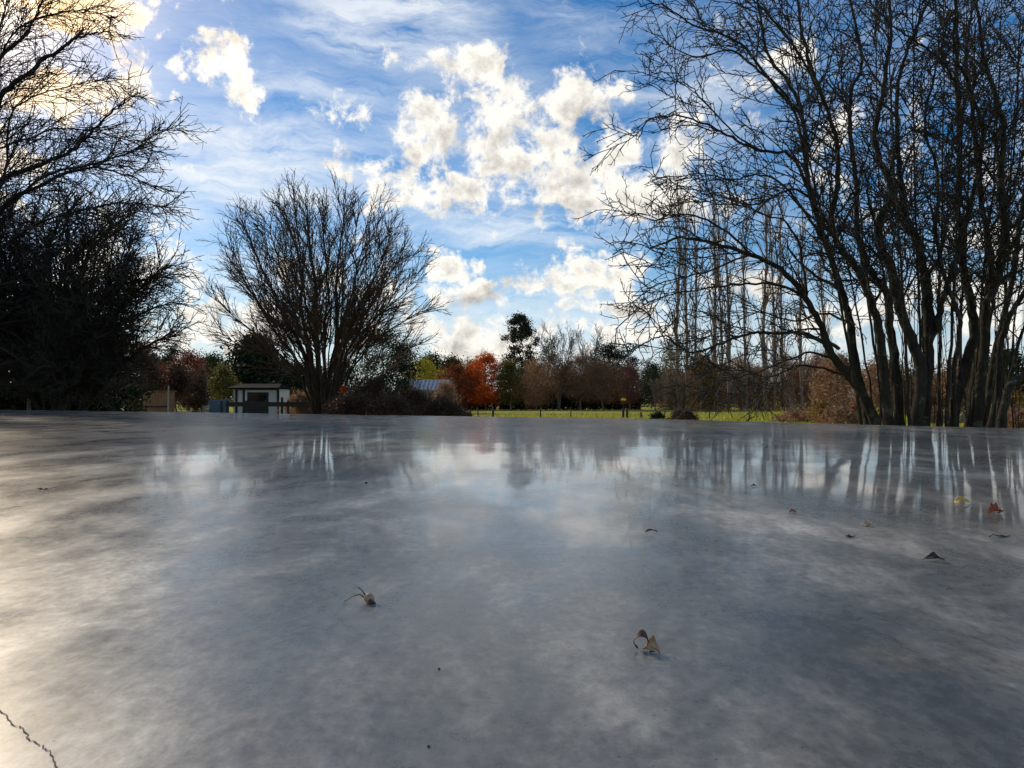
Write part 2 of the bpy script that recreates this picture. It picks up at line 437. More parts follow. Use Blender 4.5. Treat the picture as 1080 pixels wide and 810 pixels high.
# ------------------------------------------------------------------ ground
m, nt, b = mat('grass ground')
v = objco(nt)
c = ramp(nt, [(.3, (.18, .18, .025)), (.5, (.34, .34, .045)), (.7, (.48, .45, .09))], noise(nt, .35, 8, .65, v))
lit = ramp(nt, [(.52, 0), (.66, 1)], noise(nt, .12, 6, .6, v, .5))
c = mixc(nt, math_(nt, 'MULTIPLY', lit, .35), c, (.16, .11, .055))
nt.links.new(c, b.inputs['Base Color']); b.inputs['Roughness'].default_value = .95; b.inputs['Specular IOR Level'].default_value = .1
bump(nt, b, noise(nt, 14, 5, .7, v), .9, .1)
GRASSM = m
n = 90
xs = np.sign(np.linspace(-1, 1, n))*np.abs(np.linspace(-1, 1, n))**2.2*1500
X, Yg = np.meshgrid(xs, xs+60)
rr = np.hypot(X, Yg-30)
Z = GZ+.06*np.sin(X*.21+1)*np.sin(Yg*.17)+np.clip((rr-220)/600, 0, 1)**1.5*4*(1+.3*np.sin(X*.006+1))
V = np.stack([X, Yg, Z], -1).reshape(-1, 3)
i = np.arange(n-1)[:, None]*n+np.arange(n-1)[None]
Q = np.stack([i, i+1, i+1+n, i+n], -1).reshape(-1, 4)
tag(link('ground', np_mesh('ground', V, Q, True), m), kind='structure')

# ------------------------------------------------------------------ concrete slab
m, nt, b = mat('troweled concrete')
v = objco(nt); vs = objco(nt, (1, 1, 1), (0, 0, R(-24)))
def cm(sx, sy, rot): return objco(nt, (sx, sy, 1), (0, 0, R(rot)))
big = noise(nt, 1.5, 4, .55, cm(1, .5, 10), .2)
mid = noise(nt, 4.6, 14, .70, cm(1, .5, 8), .35)
fine = noise(nt, 80, 8, .75, cm(1, .7, 0))
c = ramp(nt, [(.36, (.13, .14, .14)), (.47, (.19, .195, .18)), (.54, (.30, .295, .262)), (.64, (.50, .48, .41))], mid)
c2_ = ramp(nt, [(.34, .58), (.64, 1.25)], big)
c = mixc(nt, 1.0, c, c2_, 'MULTIPLY')
st = ramp(nt, [(.55, 0), (.64, 1)], noise(nt, 3.0, 14, .74, cm(.9, .5, -8), .1))
c = mixc(nt, math_(nt, 'MULTIPLY', st, .35), c, (.36, .30, .20))
c = mixc(nt, 1.0, c, ramp(nt, [(.36, .84), (.64, 1.16)], noise(nt, 15, 12, .75, cm(1, .6, 4), .3)), 'MULTIPLY')
fn = ramp(nt, [(.34, .68), (.66, 1.3)], fine)
c = mixc(nt, 1.0, c, fn, 'MULTIPLY')
vo = nt.nodes.new('ShaderNodeTexVoronoi'); vo.inputs['Scale'].default_value = 55; nt.links.new(objco(nt), vo.inputs['Vector'])
pit = ramp(nt, [(.035, .45), (.075, 1)], vo.outputs['Distance'])
c = mixc(nt, 1.0, c, pit, 'MULTIPLY')
nt.links.new(c, b.inputs['Base Color'])
# the far part still holds a film of water over the dull concrete, the near part has dried in patches
sx_ = nt.nodes.new('ShaderNodeSeparateXYZ'); nt.links.new(objco(nt), sx_.inputs[0])
wet = math_(nt, 'ADD', math_(nt, 'MULTIPLY_ADD', sx_.outputs[1], .5, -.62), math_(nt, 'MULTIPLY_ADD', noise(nt, 2.2, 8, .62, cm(1, .5, 5), .2), 3.2, -1.6))
wr = nt.nodes.new('ShaderNodeMapRange'); wr.interpolation_type = 'SMOOTHSTEP'; nt.links.new(wet, wr.inputs[0]); wr.inputs[1].default_value = -.35; wr.inputs[2].default_value = .7
wr.inputs[3].default_value = .04; wr.inputs[4].default_value = .7
nt.links.new(wr.outputs[0], b.inputs['Coat Weight']); b.inputs['Coat Roughness'].default_value = .05; b.inputs['Coat IOR'].default_value = 1.33
ro = math_(nt, 'ADD', ramp(nt, [(.42, .27), (.66, .42)], mid), math_(nt, 'MULTIPLY_ADD', fine, .12, -.06))
nt.links.new(ro, b.inputs['Roughness']); b.inputs['IOR'].default_value = 1.36
wav = noise(nt, 1.3, 2, .5, v)
h = math_(nt, 'MULTIPLY_ADD', wav, 1.0, math_(nt, 'MULTIPLY', noise(nt, 11, 3, .5, v, .1), .03))
bump(nt, b, math_(nt, 'ADD', h, math_(nt, 'MULTIPLY', fine, .07)), .5, .004)
cb_ = nt.nodes.new('ShaderNodeBump'); cb_.inputs['Strength'].default_value = .5; cb_.inputs['Distance'].default_value = .004
nt.links.new(h, cb_.inputs['Height']); nt.links.new(cb_.outputs[0], b.inputs['Coat Normal'])
CONC = m
EDGE = [(-260, 430.8), (-120, 431.3), (0, 432.2), (100, 433.4), (200, 434.7), (300, 436.3), (380, 437.6), (540, 439.7), (700, 442.0), (860, 446.6), (980, 449.6), (1080, 451.8), (1200, 455), (1500, 463)]
def onslab(px, py, z=0.0):
    u = (px-540)/F; vv = (405-py)/F
    y = math.cos(PITCH)-vv*math.sin(PITCH); zz = math.sin(PITCH)+vv*math.cos(PITCH)
    k = (z-CAMZ)/zz
    return (u*k, y*k, z)
top = [onslab(*e)[:2] for e in EDGE]
top = [(top[0][0]-2, -6)]+top+[(top[-1][0]+1, -6)]
mb = MB(); k = len(top)
mb.poly([(x, y, 0) for x, y in top]+[(x, y, GZ-.3) for x, y in top],
        [tuple(range(k-1, -1, -1))]+[(j, (j+1) % k, (j+1) % k+k, j+k) for j in range(k)])
sl_ = mb.build('concrete_slab', CONC, bevel=.004); tag(sl_, kind='structure')

#TREES
# ------------------------------------------------------------------ the big thicket tree on the right
CFG_S = [dict(n=1.6, ang=(18, 45), len=(.25, .9), rf=.6, rmin=.006, seg=.12, w=.1, up=.3, out=.05, t0=.35),
         dict(n=4.0, ang=(30, 70), len=(.06, .2), rf=.7, rmin=.005, seg=.06, w=.12, up=.0, out=.05, t0=.1)]
CFG_R = [dict(n=4.0, ang=(25, 60), len=(.6, 1.8), rf=.45, rmin=.009, seg=.16, w=.15, up=.18, out=.12, t0=.27, po=.015),
         dict(n=6.0, ang=(30, 70), len=(.25, .8), rf=.6, rmin=.0078, seg=.09, w=.17, up=.05, out=.15, t0=.08),
         dict(n=8.5, ang=(35, 75), len=(.06, .22), rf=.7, rmin=.0062, seg=.06, w=.14, up=.0, out=.05, t0=.1)]
S = [
 ([(926,462),(915,424),(896,397),(877,374),(866,345),(850,315),(824,284),(793,269),(755,257),(717,251),(685,262)], .155,.02,0,-1.0),
 ([(920,462),(913,430),(902,385),(896,341),(888,308),(871,258),(863,235),(852,185),(846,122),(830,85),(809,57),(800,10),(795,-40)], .15,.025,.5,1.2),
 ([(940,462),(932,397),(927,347),(916,311),(902,280),(885,261),(877,230),(884,185),(880,142),(866,100),(850,50),(838,-20)], .14,.025,-.4,-1.8),
 ([(951,462),(943,385),(938,335),(935,308),(921,291),(910,266),(903,240),(903,199),(897,142),(897,97),(909,71),(903,28),(888,-30)], .14,.03,.2,.8),
 ([(964,462),(971,397),(963,363),(949,324),(940,286),(927,252),(930,225),(942,205),(928,170),(922,142),(931,99),(936,64),(940,28),(935,-30)], .17,.03,-.3,-.8),
 ([(971,462),(977,397),(979,363),(978,313),(972,274),(965,247),(954,225),(950,190),(946,142),(948,85),(962,40),(988,-20)], .2,.03,.1,1.6),
 ([(979,363),(990,335),(999,299),(1010,266),(1020,230),(1030,190),(1036,140),(1022,90),(1006,50),(1012,-20)], .10,.025,.3,-1.4),
 ([(863,235),(850,195),(832,163),(803,159),(772,145),(744,131),(712,122),(684,128),(673,148)], .06,.014,.8,-.6),
 ([(803,159),(775,142),(744,108),(724,88),(701,85),(688,82)], .03,.01,.4,.2),
 ([(846,122),(820,95),(792,57),(764,37),(735,28),(712,14),(693,4),(675,7)], .055,.012,1.1,.2),
 ([(852,185),(835,110),(800,75),(772,54),(735,60),(712,51),(700,42)], .05,.012,.9,2.0),
 ([(871,258),(850,225),(820,190),(792,185),(772,190),(740,183),(700,190)], .05,.012,.6,1.6),
 ([(885,368),(850,352),(812,351),(796,351),(775,356),(754,365),(733,372),(719,367),(703,355),(690,357),(680,362),(655,372)], .055,.012,-.1,-1.4),
 ([(896,397),(850,385),(820,395),(790,410),(760,425)], .04,.01,.2,1.5),
 ([(900,390),(860,372),(835,378),(800,392),(770,400),(735,415)], .04,.01,0,-1.6),
 ([(850,315),(820,300),(780,300),(740,305),(700,312),(665,330)], .045,.011,-.4,.8),
 ([(824,284),(793,269),(750,285),(710,295),(680,305)], .04,.011,-.6,-1.4),
 ([(793,269),(760,240),(725,225),(690,232),(658,222)], .04,.01,-.7,.4),
 ([(896,341),(868,330),(838,338),(800,330),(765,345),(730,350)], .04,.01,.4,1.7),
 ([(885,261),(860,215),(835,200),(800,215),(765,215),(720,210)], .045,.01,-.5,-2.2),
 ([(866,100),(845,60),(815,20),(780,-10),(740,-20)], .04,.012,-1.3,-1.6),
 ([(850,315),(846,270),(830,235),(800,225),(770,205)], .045,.012,-.4,-.2),
]
# thin straight suckers that rise between the stems
for j in range(13):      # slimmer straight stems between the big ones
    x = 912+j*12.5+U(-4, 4); f = (x-985)/85; x1 = x+f*70+U(-25, 15); y1 = U(-60, 60)
    xm = x+(x1-x)*.35
    S.append(([(x, 462), (x+(x1-x)*.12, 400), (xm, 300), (x+(x1-x)*.65+U(-6, 6), 170), (x1, y1)], U(.035, .07), .013, U(-.8, 1.2), U(-2.2, 2.2)))
for j in range(44):
    x = U(925, 1075); y1 = U(120, 330); x1 = x+U(-28, 14)
    S.append(([(x, 462), (x+(x1-x)*.3+U(-4, 4), 462+(y1-462)*.4), (x+(x1-x)*.7+U(-4, 4), 462+(y1-462)*.75), (x1, y1)], U(.010, .022), .005, U(-.8, 1.2), U(-1.6, 1.8)))
YR = 12.0
right = stem_tree('bare_tree', 'large dark many-stemmed bare tree whose long branches sweep left over the lawn', 'tree',
          G(950, YR), YR, S[:22]+S[22:30]+S[35:57], CFG_R, BARK, TWIG, jit=.009, thin=.58)
S2 = [
 ([(999,464),(1015,397),(1027,355),(1024,322),(1015,280),(1013,241),(1010,213),(1013,142),(1008,85),(1010,43),(1006,-20)], .17,.04,0,.6),
 ([(1018,464),(1030,390),(1038,330),(1045,280),(1038,230),(1031,170),(1025,113),(1019,71),(1022,30),(1032,-30)], .13,.03,.6,1.5),
 ([(1027,466),(1038,369),(1040,327),(1054,286),(1060,247),(1056,199),(1058,142),(1053,113),(1041,71),(1034,40),(1025,-20)], .15,.03,-.2,-1.2),
 ([(1041,466),(1052,424),(1054,374),(1060,347),(1071,322),(1085,300),(1100,260),(1120,180),(1130,80),(1125,-40)], .13,.03,.2,.6),
 ([(1010,464),(1005,400),(1012,340),(1000,300),(988,250),(990,190),(975,130),(985,80),(1000,20)], .08,.02,-.6,-1.8),
 ([(1035,466),(1048,380),(1066,300),(1075,240),(1085,170),(1080,100),(1092,20),(1100,-40)], .11,.025,.9,2.0),
 ([(1008,85),(990,62),(968,45),(945,30),(925,10)], .05,.015,.2,-.8),
 ([(1056,199),(1035,165),(1025,120),(1030,70)], .04,.015,-.8,-1.6),
]
right2 = stem_tree('bare_tree', 'dark bare tree with upright crowded stems at the right edge behind the slab', 'tree',
          G(1028, YR+.4), YR+.4, S2+S[30:35]+S[57:], CFG_R, BARK, TWIG, jit=.009, thin=.58)
S3 = [([(1053,468),(1063,413),(1080,394),(1105,370),(1130,330),(1150,270),(1160,180)], .12,.03,0,.8),
      ([(1063,413),(1075,360),(1100,300),(1110,220)], .06,.02,.2,-1.0)]
stem_tree('bare_tree', 'leaning bare trunk that bends right, out of the far right stems', 'tree',
          G(1055, YR-.5), YR-.5, S3, CFG_R, BARK, TWIG, jit=.009, thin=.58)
# the few leaves still hanging
HL = m_leaf('clinging leaves', [(.12, .05, .015), (.25, .12, .03), (.3, .17, .05)], .4)
def cling(tree, spots, Y):
    C = []
    for x, y, n, s in spots:
        for _ in range(n):
            C.append(P(x+random.gauss(0, s), y+random.gauss(0, s), Y+random.gauss(0, .5)))
    V, Q = quads(np.array(C), .045, .7)
    o = link('leaves', np_mesh('leaves', V, Q), HL, tree); o['label'] = 'last brown leaves clinging to the twigs'
cling(right, [(876, 232, 14, 4), (880, 236, 8, 5), (900, 256, 6, 4), (966, 80, 14, 8), (955, 90, 10, 10), (930, 120, 8, 30), (860, 170, 8, 40), (800, 110, 10, 40)], YR)
cling(right2, [(1058, 190, 20, 7), (1045, 200, 10, 9), (1065, 150, 8, 20), (1040, 240, 10, 20)], YR)

# ------------------------------------------------------------------ left trees
CFG_L = [dict(n=5.6, lt=.75, ang=(20, 50), len=(1.0, 2.5), rf=.5, rmin=.014, seg=.26, w=.11, up=.08, out=.15, t0=.12, po=.03, pu=-.005),
         dict(n=4.8, ang=(25, 60), len=(.5, 1.3), rf=.6, rmin=.010, seg=.16, w=.12, up=.02, out=.15, t0=.08),
         dict(n=4.6, ang=(30, 70), len=(.12, .45), rf=.7, rmin=.008, seg=.1, w=.12, up=.0, out=.1, t0=.1)]
SL = [
 ([(-50,450),(-45,330),(-30,230),(-12,160),(0,103),(27,79),(54,57),(82,41),(105,34),(122,33)], .26,.012,0,-1.5),
 ([(-50,450),(-42,320),(-20,240),(0,192),(41,174),(76,158),(95,141),(114,122),(130,109),(142,100)], .2,.014,.3,.8),
 ([(-40,450),(-30,330),(0,225),(54,190),(95,177),(136,185),(163,198)], .17,.012,-.4,-1.8),
 ([(0,225),(50,185),(95,174),(130,163),(152,152),(174,136),(198,138)], .08,.01,.2,1.6),
 ([(-55,450),(-48,260),(-28,120),(0,62),(22,43),(35,24),(46,-5),(50,-40)], .18,.02,.4,1.2),
 ([(-30,230),(5,190),(8,140),(20,110),(60,95),(100,85),(135,95)], .08,.012,-.3,-1.2),
 ([(-12,160),(20,150),(60,135),(100,140),(140,150),(165,165)], .07,.012,.2,2.2),
 ([(-60,450),(-90,300),(-110,180),(-130,60),(-140,-30)], .2,.03,0,0),
 ([(-40,300),(0,262),(50,232),(100,218),(145,214),(180,222)], .09,.012,.2,-1.2),
 ([(0,62),(20,30),(60,14),(95,12),(120,18)], .05,.012,.3,.8),
 ([(-28,120),(-10,60),(5,10),(10,-40)], .07,.02,.1,-1.5),
]
for j in range(12):      # rest of the crown, out of view; stems added to shade the slab
    x1 = U(-260, 0); y1 = U(-230, 60)
    SL.append(([(-52, 450), (-52+U(-20, 20), 330), (-52+(x1+52)*.5, 220+U(-20, 20)), (x1, y1)], .14, .02, U(-.5, .5), U(-3, 3)))
YL = 21.0
stem_tree('bare_tree', 'tall dark bare tree at the left edge with arching branches before the sun', 'tree',
          G(-50, YL), YL, SL, CFG_L, BARKL, TWIG, jit=.02, thin=.55)
CFG_L2 = [dict(n=8.0, lt=.7, ang=(20, 55), len=(1.0, 2.4), rf=.5, rmin=.014, seg=.24, w=.12, up=.12, out=.2, t0=.1, po=.03),
         dict(n=6.0, ang=(25, 60), len=(.5, 1.2), rf=.6, rmin=.011, seg=.16, w=.12, up=.05, out=.15, t0=.05),
         dict(n=4.6, ang=(30, 70), len=(.12, .45), rf=.7, rmin=.009, seg=.1, w=.12, up=.0, out=.1, t0=.1)]
SL2 = [
 ([(70,448),(78,370),(80,324),(100,310),(136,298),(165,290),(180,275)], .12,.014,0,-1),
 ([(66,448),(70,350),(85,295),(94,267),(119,238),(148,222)], .12,.014,.4,.8),
 ([(60,448),(50,350),(45,290),(60,240),(80,215)], .12,.014,-.3,-1.4),
 ([(55,448),(30,360),(15,300),(0,260),(-20,225)], .12,.014,.2,1.5),
 ([(75,448),(100,380),(130,340),(160,325),(185,318)], .10,.012,.2,1.4),
 ([(78,448),(110,400),(140,375),(168,358),(190,352)], .09,.012,-.3,-1.2),
 ([(80,448),(95,400),(110,350),(120,310),(128,270),(140,250)], .10,.012,.6,2.2),
 ([(50,448),(20,390),(-10,350),(-50,320)], .10,.012,-.2,-1.6),
 ([(64,448),(66,380),(62,320),(72,280),(100,250),(125,225)], .10,.012,-.8,-2.4),
 ([(70,448),(60,390),(40,330),(20,270),(25,230)], .10,.012,.9,2.6),
]
for j in range(12):
    f = -1+2*(j+.5)/12; x1 = 60+f*112+U(-8, 8); y1 = 215+80*abs(f)**3+U(-8, 25)
    SL2.append(([(66, 448), (66+f*25, 385), (63+f*75, 320), (x1, y1)], .09, .014, U(-.5, .5), U(-3, 3)))
stem_tree('bare_bush', 'dense black tangle of bare twigs at the left, under the tall one', 'tree',
          G(68, YL+1.5), YL+1.5, SL2, CFG_L2, BARKL, TWIG, jit=.02)

# ------------------------------------------------------------------ middle tree
YC = 42.0
CFG_C = [dict(n=2.0, lt=.62, ang=(16, 46), len=(1.8, 3.9), rf=.5, rmin=.024, seg=.5, w=.05, up=.25, out=.22, t0=.3, pu=.03),
         dict(n=2.6, ang=(16, 40), len=(.8, 1.8), rf=.6, rmin=.015, seg=.35, w=.07, up=.12, out=.12, t0=.1, pu=.02),
         dict(n=4.0, ang=(20, 55), len=(.3, .85), rf=.7, rmin=.0115, seg=.22, w=.08, up=.1, out=.1, t0=.1)]
SC = [
 ([(336,452),(333,413),(327,367),(318,330),(317,280),(307,245),(300,222)], .3,.03,0,-1),
 ([(338,452),(337,413),(333,347),(333,307),(327,263),(324,225),(322,206)], .3,.03,.4,.5),
 ([(350,452),(353,413),(355,347),(355,297),(360,255),(364,234)], .26,.03,0,1),
 ([(353,452),(357,413),(360,367),(380,323),(400,280),(413,246)], .24,.025,-.3,-2),
 ([(354,452),(360,400),(370,365),(395,337),(427,307),(444,285)], .16,.02,.3,2),
 ([(352,452),(362,410),(380,378),(405,352),(432,336),(448,325)], .13,.02,0,-1.5),
 ([(334,452),(323,380),(303,340),(280,290),(262,250),(252,226)], .2,.02,.3,1.5),
 ([(333,452),(322,395),(290,350),(262,300),(240,255)], .18,.02,-.3,-1.5),
 ([(333,452),(318,400),(282,362),(245,332),(222,310)], .13,.018,0,1.8),
 ([(344,452),(344,413),(342,347),(346,313),(343,260),(340,228)], .2,.025,-.5,-2.8),
 ([(340,452),(330,390),(310,330),(295,280),(283,240),(276,226)], .17,.02,.8,3.5),
 ([(347,452),(350,380),(368,320),(380,270),(388,228)], .17,.02,.8,3.2),
 ([(336,452),(326,410),(298,385),(262,368),(232,352)], .09,.018,.2,-1),
 ([(352,452),(366,420),(390,395),(418,378),(440,362)], .09,.018,-.3,1),
 ([(341,452),(338,390),(325,330),(312,290),(305,240)], .15,.02,-.8,-4),
 ([(349,452),(356,390),(372,350),(398,310),(425,270)], .15,.02,-.8,-4),
]
for j in range(12):
    f = -1+2*(j+.5)/12; x1 = 334+f*104+U(-6, 6); y1 = 216+74*abs(f)**4+U(-4, 14)
    SC.append(([(344+f*7, 452), (344+f*20, 400), (342+f*74, 330-10*abs(f)), (x1, y1)], U(.09, .15), .018, U(-.4, .4), U(-4.5, 4.5)))
stem_tree('bare_tree', 'wide fan-shaped bare brown tree standing alone left of centre beside the white shed', 'tree',
          G(344, YC), YC, SC, CFG_C, BARKC, TWIGC, jit=.03, thin=.66)

# ------------------------------------------------------------------ background trees
DG = m_leaf('dark evergreen', [(.008, .014, .007), (.016, .026, .01), (.03, .042, .016)], .15)
GUM = m_leaf('gum leaves', [(.015, .024, .012), (.03, .045, .02), (.06, .075, .035)], .2)
OLIVE = m_leaf('olive leaves', [(.07, .07, .02), (.13, .12, .03), (.2, .16, .045)], .4)
ORANGE = m_leaf('orange leaves', [(.32, .065, .015), (.62, .13, .022), (.75, .22, .04), (.46, .08, .015)], .55)
RUST = m_leaf('rust leaves', [(.09, .028, .012), (.2, .056, .02), (.3, .09, .035)], .4)
RED = m_leaf('red leaves', [(.13, .025, .018), (.28, .055, .035), (.36, .12, .05)], .4)
YEL = m_leaf('yellow leaves', [(.18, .18, .02), (.42, .38, .03), (.58, .5, .05)], .5)
MID = m_leaf('green leaves', [(.02, .035, .01), (.04, .06, .015), (.07, .085, .02)], .25)
BRN = m_leaf('brown twiggery', [(.17, .095, .055), (.32, .19, .11), (.45, .3, .18)], .55)
DBR = m_leaf('dark brown twiggery', [(.035, .02, .013), (.075, .042, .028), (.12, .07, .046)], .3)
PNK = m_leaf('pinkish twiggery', [(.14, .06, .048), (.25, .11, .085), (.32, .16, .12)], .4)
OCH = m_leaf('ochre leaves', [(.16, .08, .02), (.3, .17, .04), (.38, .25, .07)], .35)

# far left group
leafy_tree('leafy_tree', 'red and brown autumn tree half hidden behind the left tangle of twigs', 152, 95, 362, 418, 26, RED, BARKG, 'dome', 80, 50, .3, .6)
leafy_tree('leafy_tree', 'dull red tree with orange tips between the left bush and the white shed', 200, 90, 372, 415, 22, RED, BARKG, 'round', 70, 45, .3, .6)
leafy_tree('leafy_tree', 'dark green conifer peeping above the red trees on the left', 181, 110, 364, 420, 17, DG, BARKG, 'cone', 60, 50, .32, .5)
leafy_tree('leafy_tree', 'yellow-green shrubby tree leaning over the left side of the white shed', 236, 62, 386, 426, 15, OLIVE, BARKG, 'round', 50, 45, .2, .35)
leafy_tree('leafy_tree', 'mid green tree just left of the big dark evergreen behind the shed', 228, 88, 373, 418, 15, MID, BARKG, 'round', 55, 45, .28, .5)
bare_tree('bare_tree', 'small brown bare tree with a round twiggy head left of the blue-grey bin', 207, 55, 388, 17, BARKG, TWIGG, 6, 1.6, .3, None, .018, .07)
leafy_tree('shrub', 'dark brown shrub at the foot of the round-headed bare tree', 207, 54, 396, 434, 15, DBR, BARKG, 'dome', 60, 60, .22, .3, cat='shrub', aspect=.25)
leafy_tree('evergreen_tree', 'broad black-green evergreen directly behind the white shed', 268, 70, 357, 420, 33, DG, BARKG, 'dome', 150, 70, .3, .7)
leafy_tree('evergreen_tree', 'dark evergreen behind the trunks of the fan-shaped tree', 318, 78, 385, 425, 34, DG, BARKG, 'dome', 110, 60, .3, .7)
leafy_tree('evergreen_tree', 'domed dark evergreen right of the fan-shaped tree, with light showing through its crown', 403, 80, 347, 415, 28, DG, BARKG, 'umbrella', 95, 60, .26, .6)
leafy_tree('evergreen_tree', 'lower dark evergreen touching the right side of the domed one', 424, 82, 362, 420, 16, DG, BARKG, 'round', 70, 50, .28, .6)
leafy_tree('leafy_tree', 'bright yellow-green tree rising behind the pale blue roof', 447, 112, 381, 412, 27, YEL, BARKG, 'dome', 100, 40, .3, .6)
leafy_tree('leafy_tree', 'dull rusty-leaved tree at the left side of the bright orange one', 484, 99, 386, 426, 24, RUST, BARKG, 'round', 90, 40, .3, .6)
leafy_tree('maple_tree', 'bright orange-red maple at the edge of the lawn', 512, 100, 374, 424, 25, ORANGE, BARKG, 'round', 120, 45, .30, .42)
leafy_tree('gum_tree', 'tall dark gum tree with a spired clumpy crown above the orange maple', 549, 108, 333, 405, 25, GUM, BARKP, 'gum', 85, 90, .34, .42)
leafy_tree('leafy_tree', 'olive green tree in front of the gum, right of the orange maple', 538, 98, 382, 424, 17, OLIVE, BARKG, 'column', 70, 45, .28, .5)
leafy_tree('leafy_tree', 'brown thin-leaved tree between the olive tree and the pale trunks', 566, 98, 381, 424, 22, BRN, BARKG, 'round', 110, 45, .4, .6, aspect=.25)
bare_tree('bare_tree', 'tall pale-stemmed bare tree, the tallest of those at the middle of the lawn edge', 590, 100, 337, 28, BARKP, TWIGG, 9, .75, .5, None, .022, .15, .25)
bare_tree('bare_tree', 'pale bare tree just right of the tallest pale one at the lawn edge', 622, 104, 341, 24, BARKP, TWIGG, 6, .75, .4, None, .022, .14, .3)
leafy_tree('evergreen_tree', 'small dark evergreen seen through the branches of the tallest pale bare tree', 579, 112, 356, 395, 10, DG, BARKG, 'round', 26, 60, .28, .5)
leafy_tree('leafy_tree', 'brown twiggy tree with a pale trunk under the pale bare trees', 612, 98, 376, 420, 22, BRN, BARKP, 'round', 110, 45, .4, .6, aspect=.22)
leafy_tree('pine_tree', 'dark pine with a flat uneven top right of the pale bare trees', 641, 106, 363, 405, 20, DG, BARKG, 'umbrella', 70, 60, .3, .6)
leafy_tree('leafy_tree', 'brown bushy tree with visible trunk in front of the dark pine', 636, 97, 382, 422, 22, BRN, BARKP, 'round', 110, 45, .4, .6, aspect=.22)
leafy_tree('pine_tree', 'small round-headed dark pine standing off right of the larger pine', 665, 118, 375, 400, 10, DG, BARKG, 'umbrella', 34, 55, .3, .5)
leafy_tree('leafy_tree', 'pinkish brown small tree beside the gate posts across the lawn', 664, 98, 386, 425, 15, PNK, BARKG, 'round', 90, 40, .3, .5, aspect=.3)
leafy_tree('gum_tree', 'pale olive gum tree behind the left side of the bare poplars', 708, 125, 360, 412, 15, OLIVE, BARKP, 'gum', 50, 50, .3, .6)
leafy_tree('gum_tree', 'dark olive gum between the small round pine and the poplars', 687, 122, 380, 424, 14, GUM, BARKP, 'column', 60, 45, .3, .6)
# hedge line along the back of the lawn
for x, wd, lab in ((430, 40, 'long dark hedge behind the brown shrubs left of the lawn'), (510, 42, 'dark hedge under the orange maple'), (588, 40, 'dark hedge behind the pale trunks'), (650, 26, 'dark hedge behind the gate posts')):
    b0 = G(x, 103); t = empty('hedge', b0, lab, 'hedge', None)
    hw = wd*103/F; n = int(wd*170)
    C = np.stack([b0[0]+NR.uniform(-hw, hw, n), b0[1]+NR.uniform(-1, 1, n), GZ+2.35*NR.uniform(0, 1, n)**.8*(1+.12*np.sin(np.linspace(0, 50, n)))], 1)
    V, Q = quads(C, .3, .7); link('foliage', np_mesh('leaves', V, Q), DG, t)
    for _ in range(6):
        T = Tubes(); xx = b0[0]+U(-hw, hw); T.add([(xx, b0[1], GZ), (xx+U(-.2, .2), b0[1], GZ+1), (xx+U(-.4, .4), b0[1], GZ+1.9)], [.06, .05, .02], 5)
        T.build('stem', BARKG, t)

# lombardy poplars behind the right-hand tree
PX = [(716, 92, 200, .24), (724, 96, 225, .2), (733, 95, 240, .16), (752, 94, 205, .26), (760, 97, 240, .18), (768, 93, 215, .22), (788, 95, 230, .2), (808, 92, 195, .26), (816, 96, 225, .2), (826, 98, 215, .2), (846, 95, 225, .22), (870, 98, 240, .2)]
order = ['leftmost', 'second from the left', 'third from the left', 'fourth from the left', 'fifth from the left', 'sixth from the left', 'seventh from the left', 'eighth from the left', 'ninth from the left', 'tenth from the left', 'eleventh from the left', 'rightmost']
for (x, Y, tp, r), od in zip(PX, order):
    b0 = G(x, Y); t = empty('poplar_tree', b0, 'tall slim bare poplar, %s in the row seen through the big tree' % od, 'poplar', 'bare poplars in a row')
    h = P(x, tp, Y)[2]-GZ; TR = Tubes(); TW = Tubes()
    p = smooth_path([b0, (b0[0]+U(-.3, .3), Y, GZ+h*.35), (b0[0]+U(-.4, .4), Y, GZ+h*.7), (b0[0]+U(-.4, .4), Y, GZ+h)], 6, .03)
    m = len(p); TR.add(p, [r*(1-.85*i/(m-1)) for i in range(m)], 7)
    grow(TW, p, r, r*.15, 0, [dict(n=1.5, ang=(12, 28), len=(2.5, 6.5), rf=.4, rmin=.04, seg=.9, w=.04, up=.6, out=.0, t0=.08, pu=.06),
                              dict(n=2.4, ang=(14, 34), len=(.8, 2.6), rf=.6, rmin=.026, seg=.6, w=.05, up=.4, out=0)], b0)
    TR.build('trunk', BARKG, t); TW.build('crown', TWIGG, t)
# young slender stems in front of them
SP = [691, 697, 702, 706, 711, 719, 728, 739, 746, 757, 775, 783, 797, 835, 856, 866]
wh = ['left of the poplars, behind the wire fence', 'nearest the dark olive gum', 'behind the round green bush', 'behind the mound of prunings', 'just left of the leftmost poplar',
      'right beside the leftmost poplar', 'between the second and third poplars', 'right of the third poplar', 'left of the fourth poplar', 'right of the fourth poplar',
      'right of the sixth poplar', 'left of the seventh poplar', 'left of the eighth poplar', 'right of the tenth poplar', 'right of the eleventh poplar', 'left of the rightmost poplar']
for x, wd in zip(SP, wh):
    bare_tree('sapling', 'thin pale young tree '+wd, x, U(86, 91), U(380, 400), 4, BARKP, TWIGG, 2, .8, .2, 'thin young trees below the poplars', .025, .06, .4, upright=.6, cat='sapling')
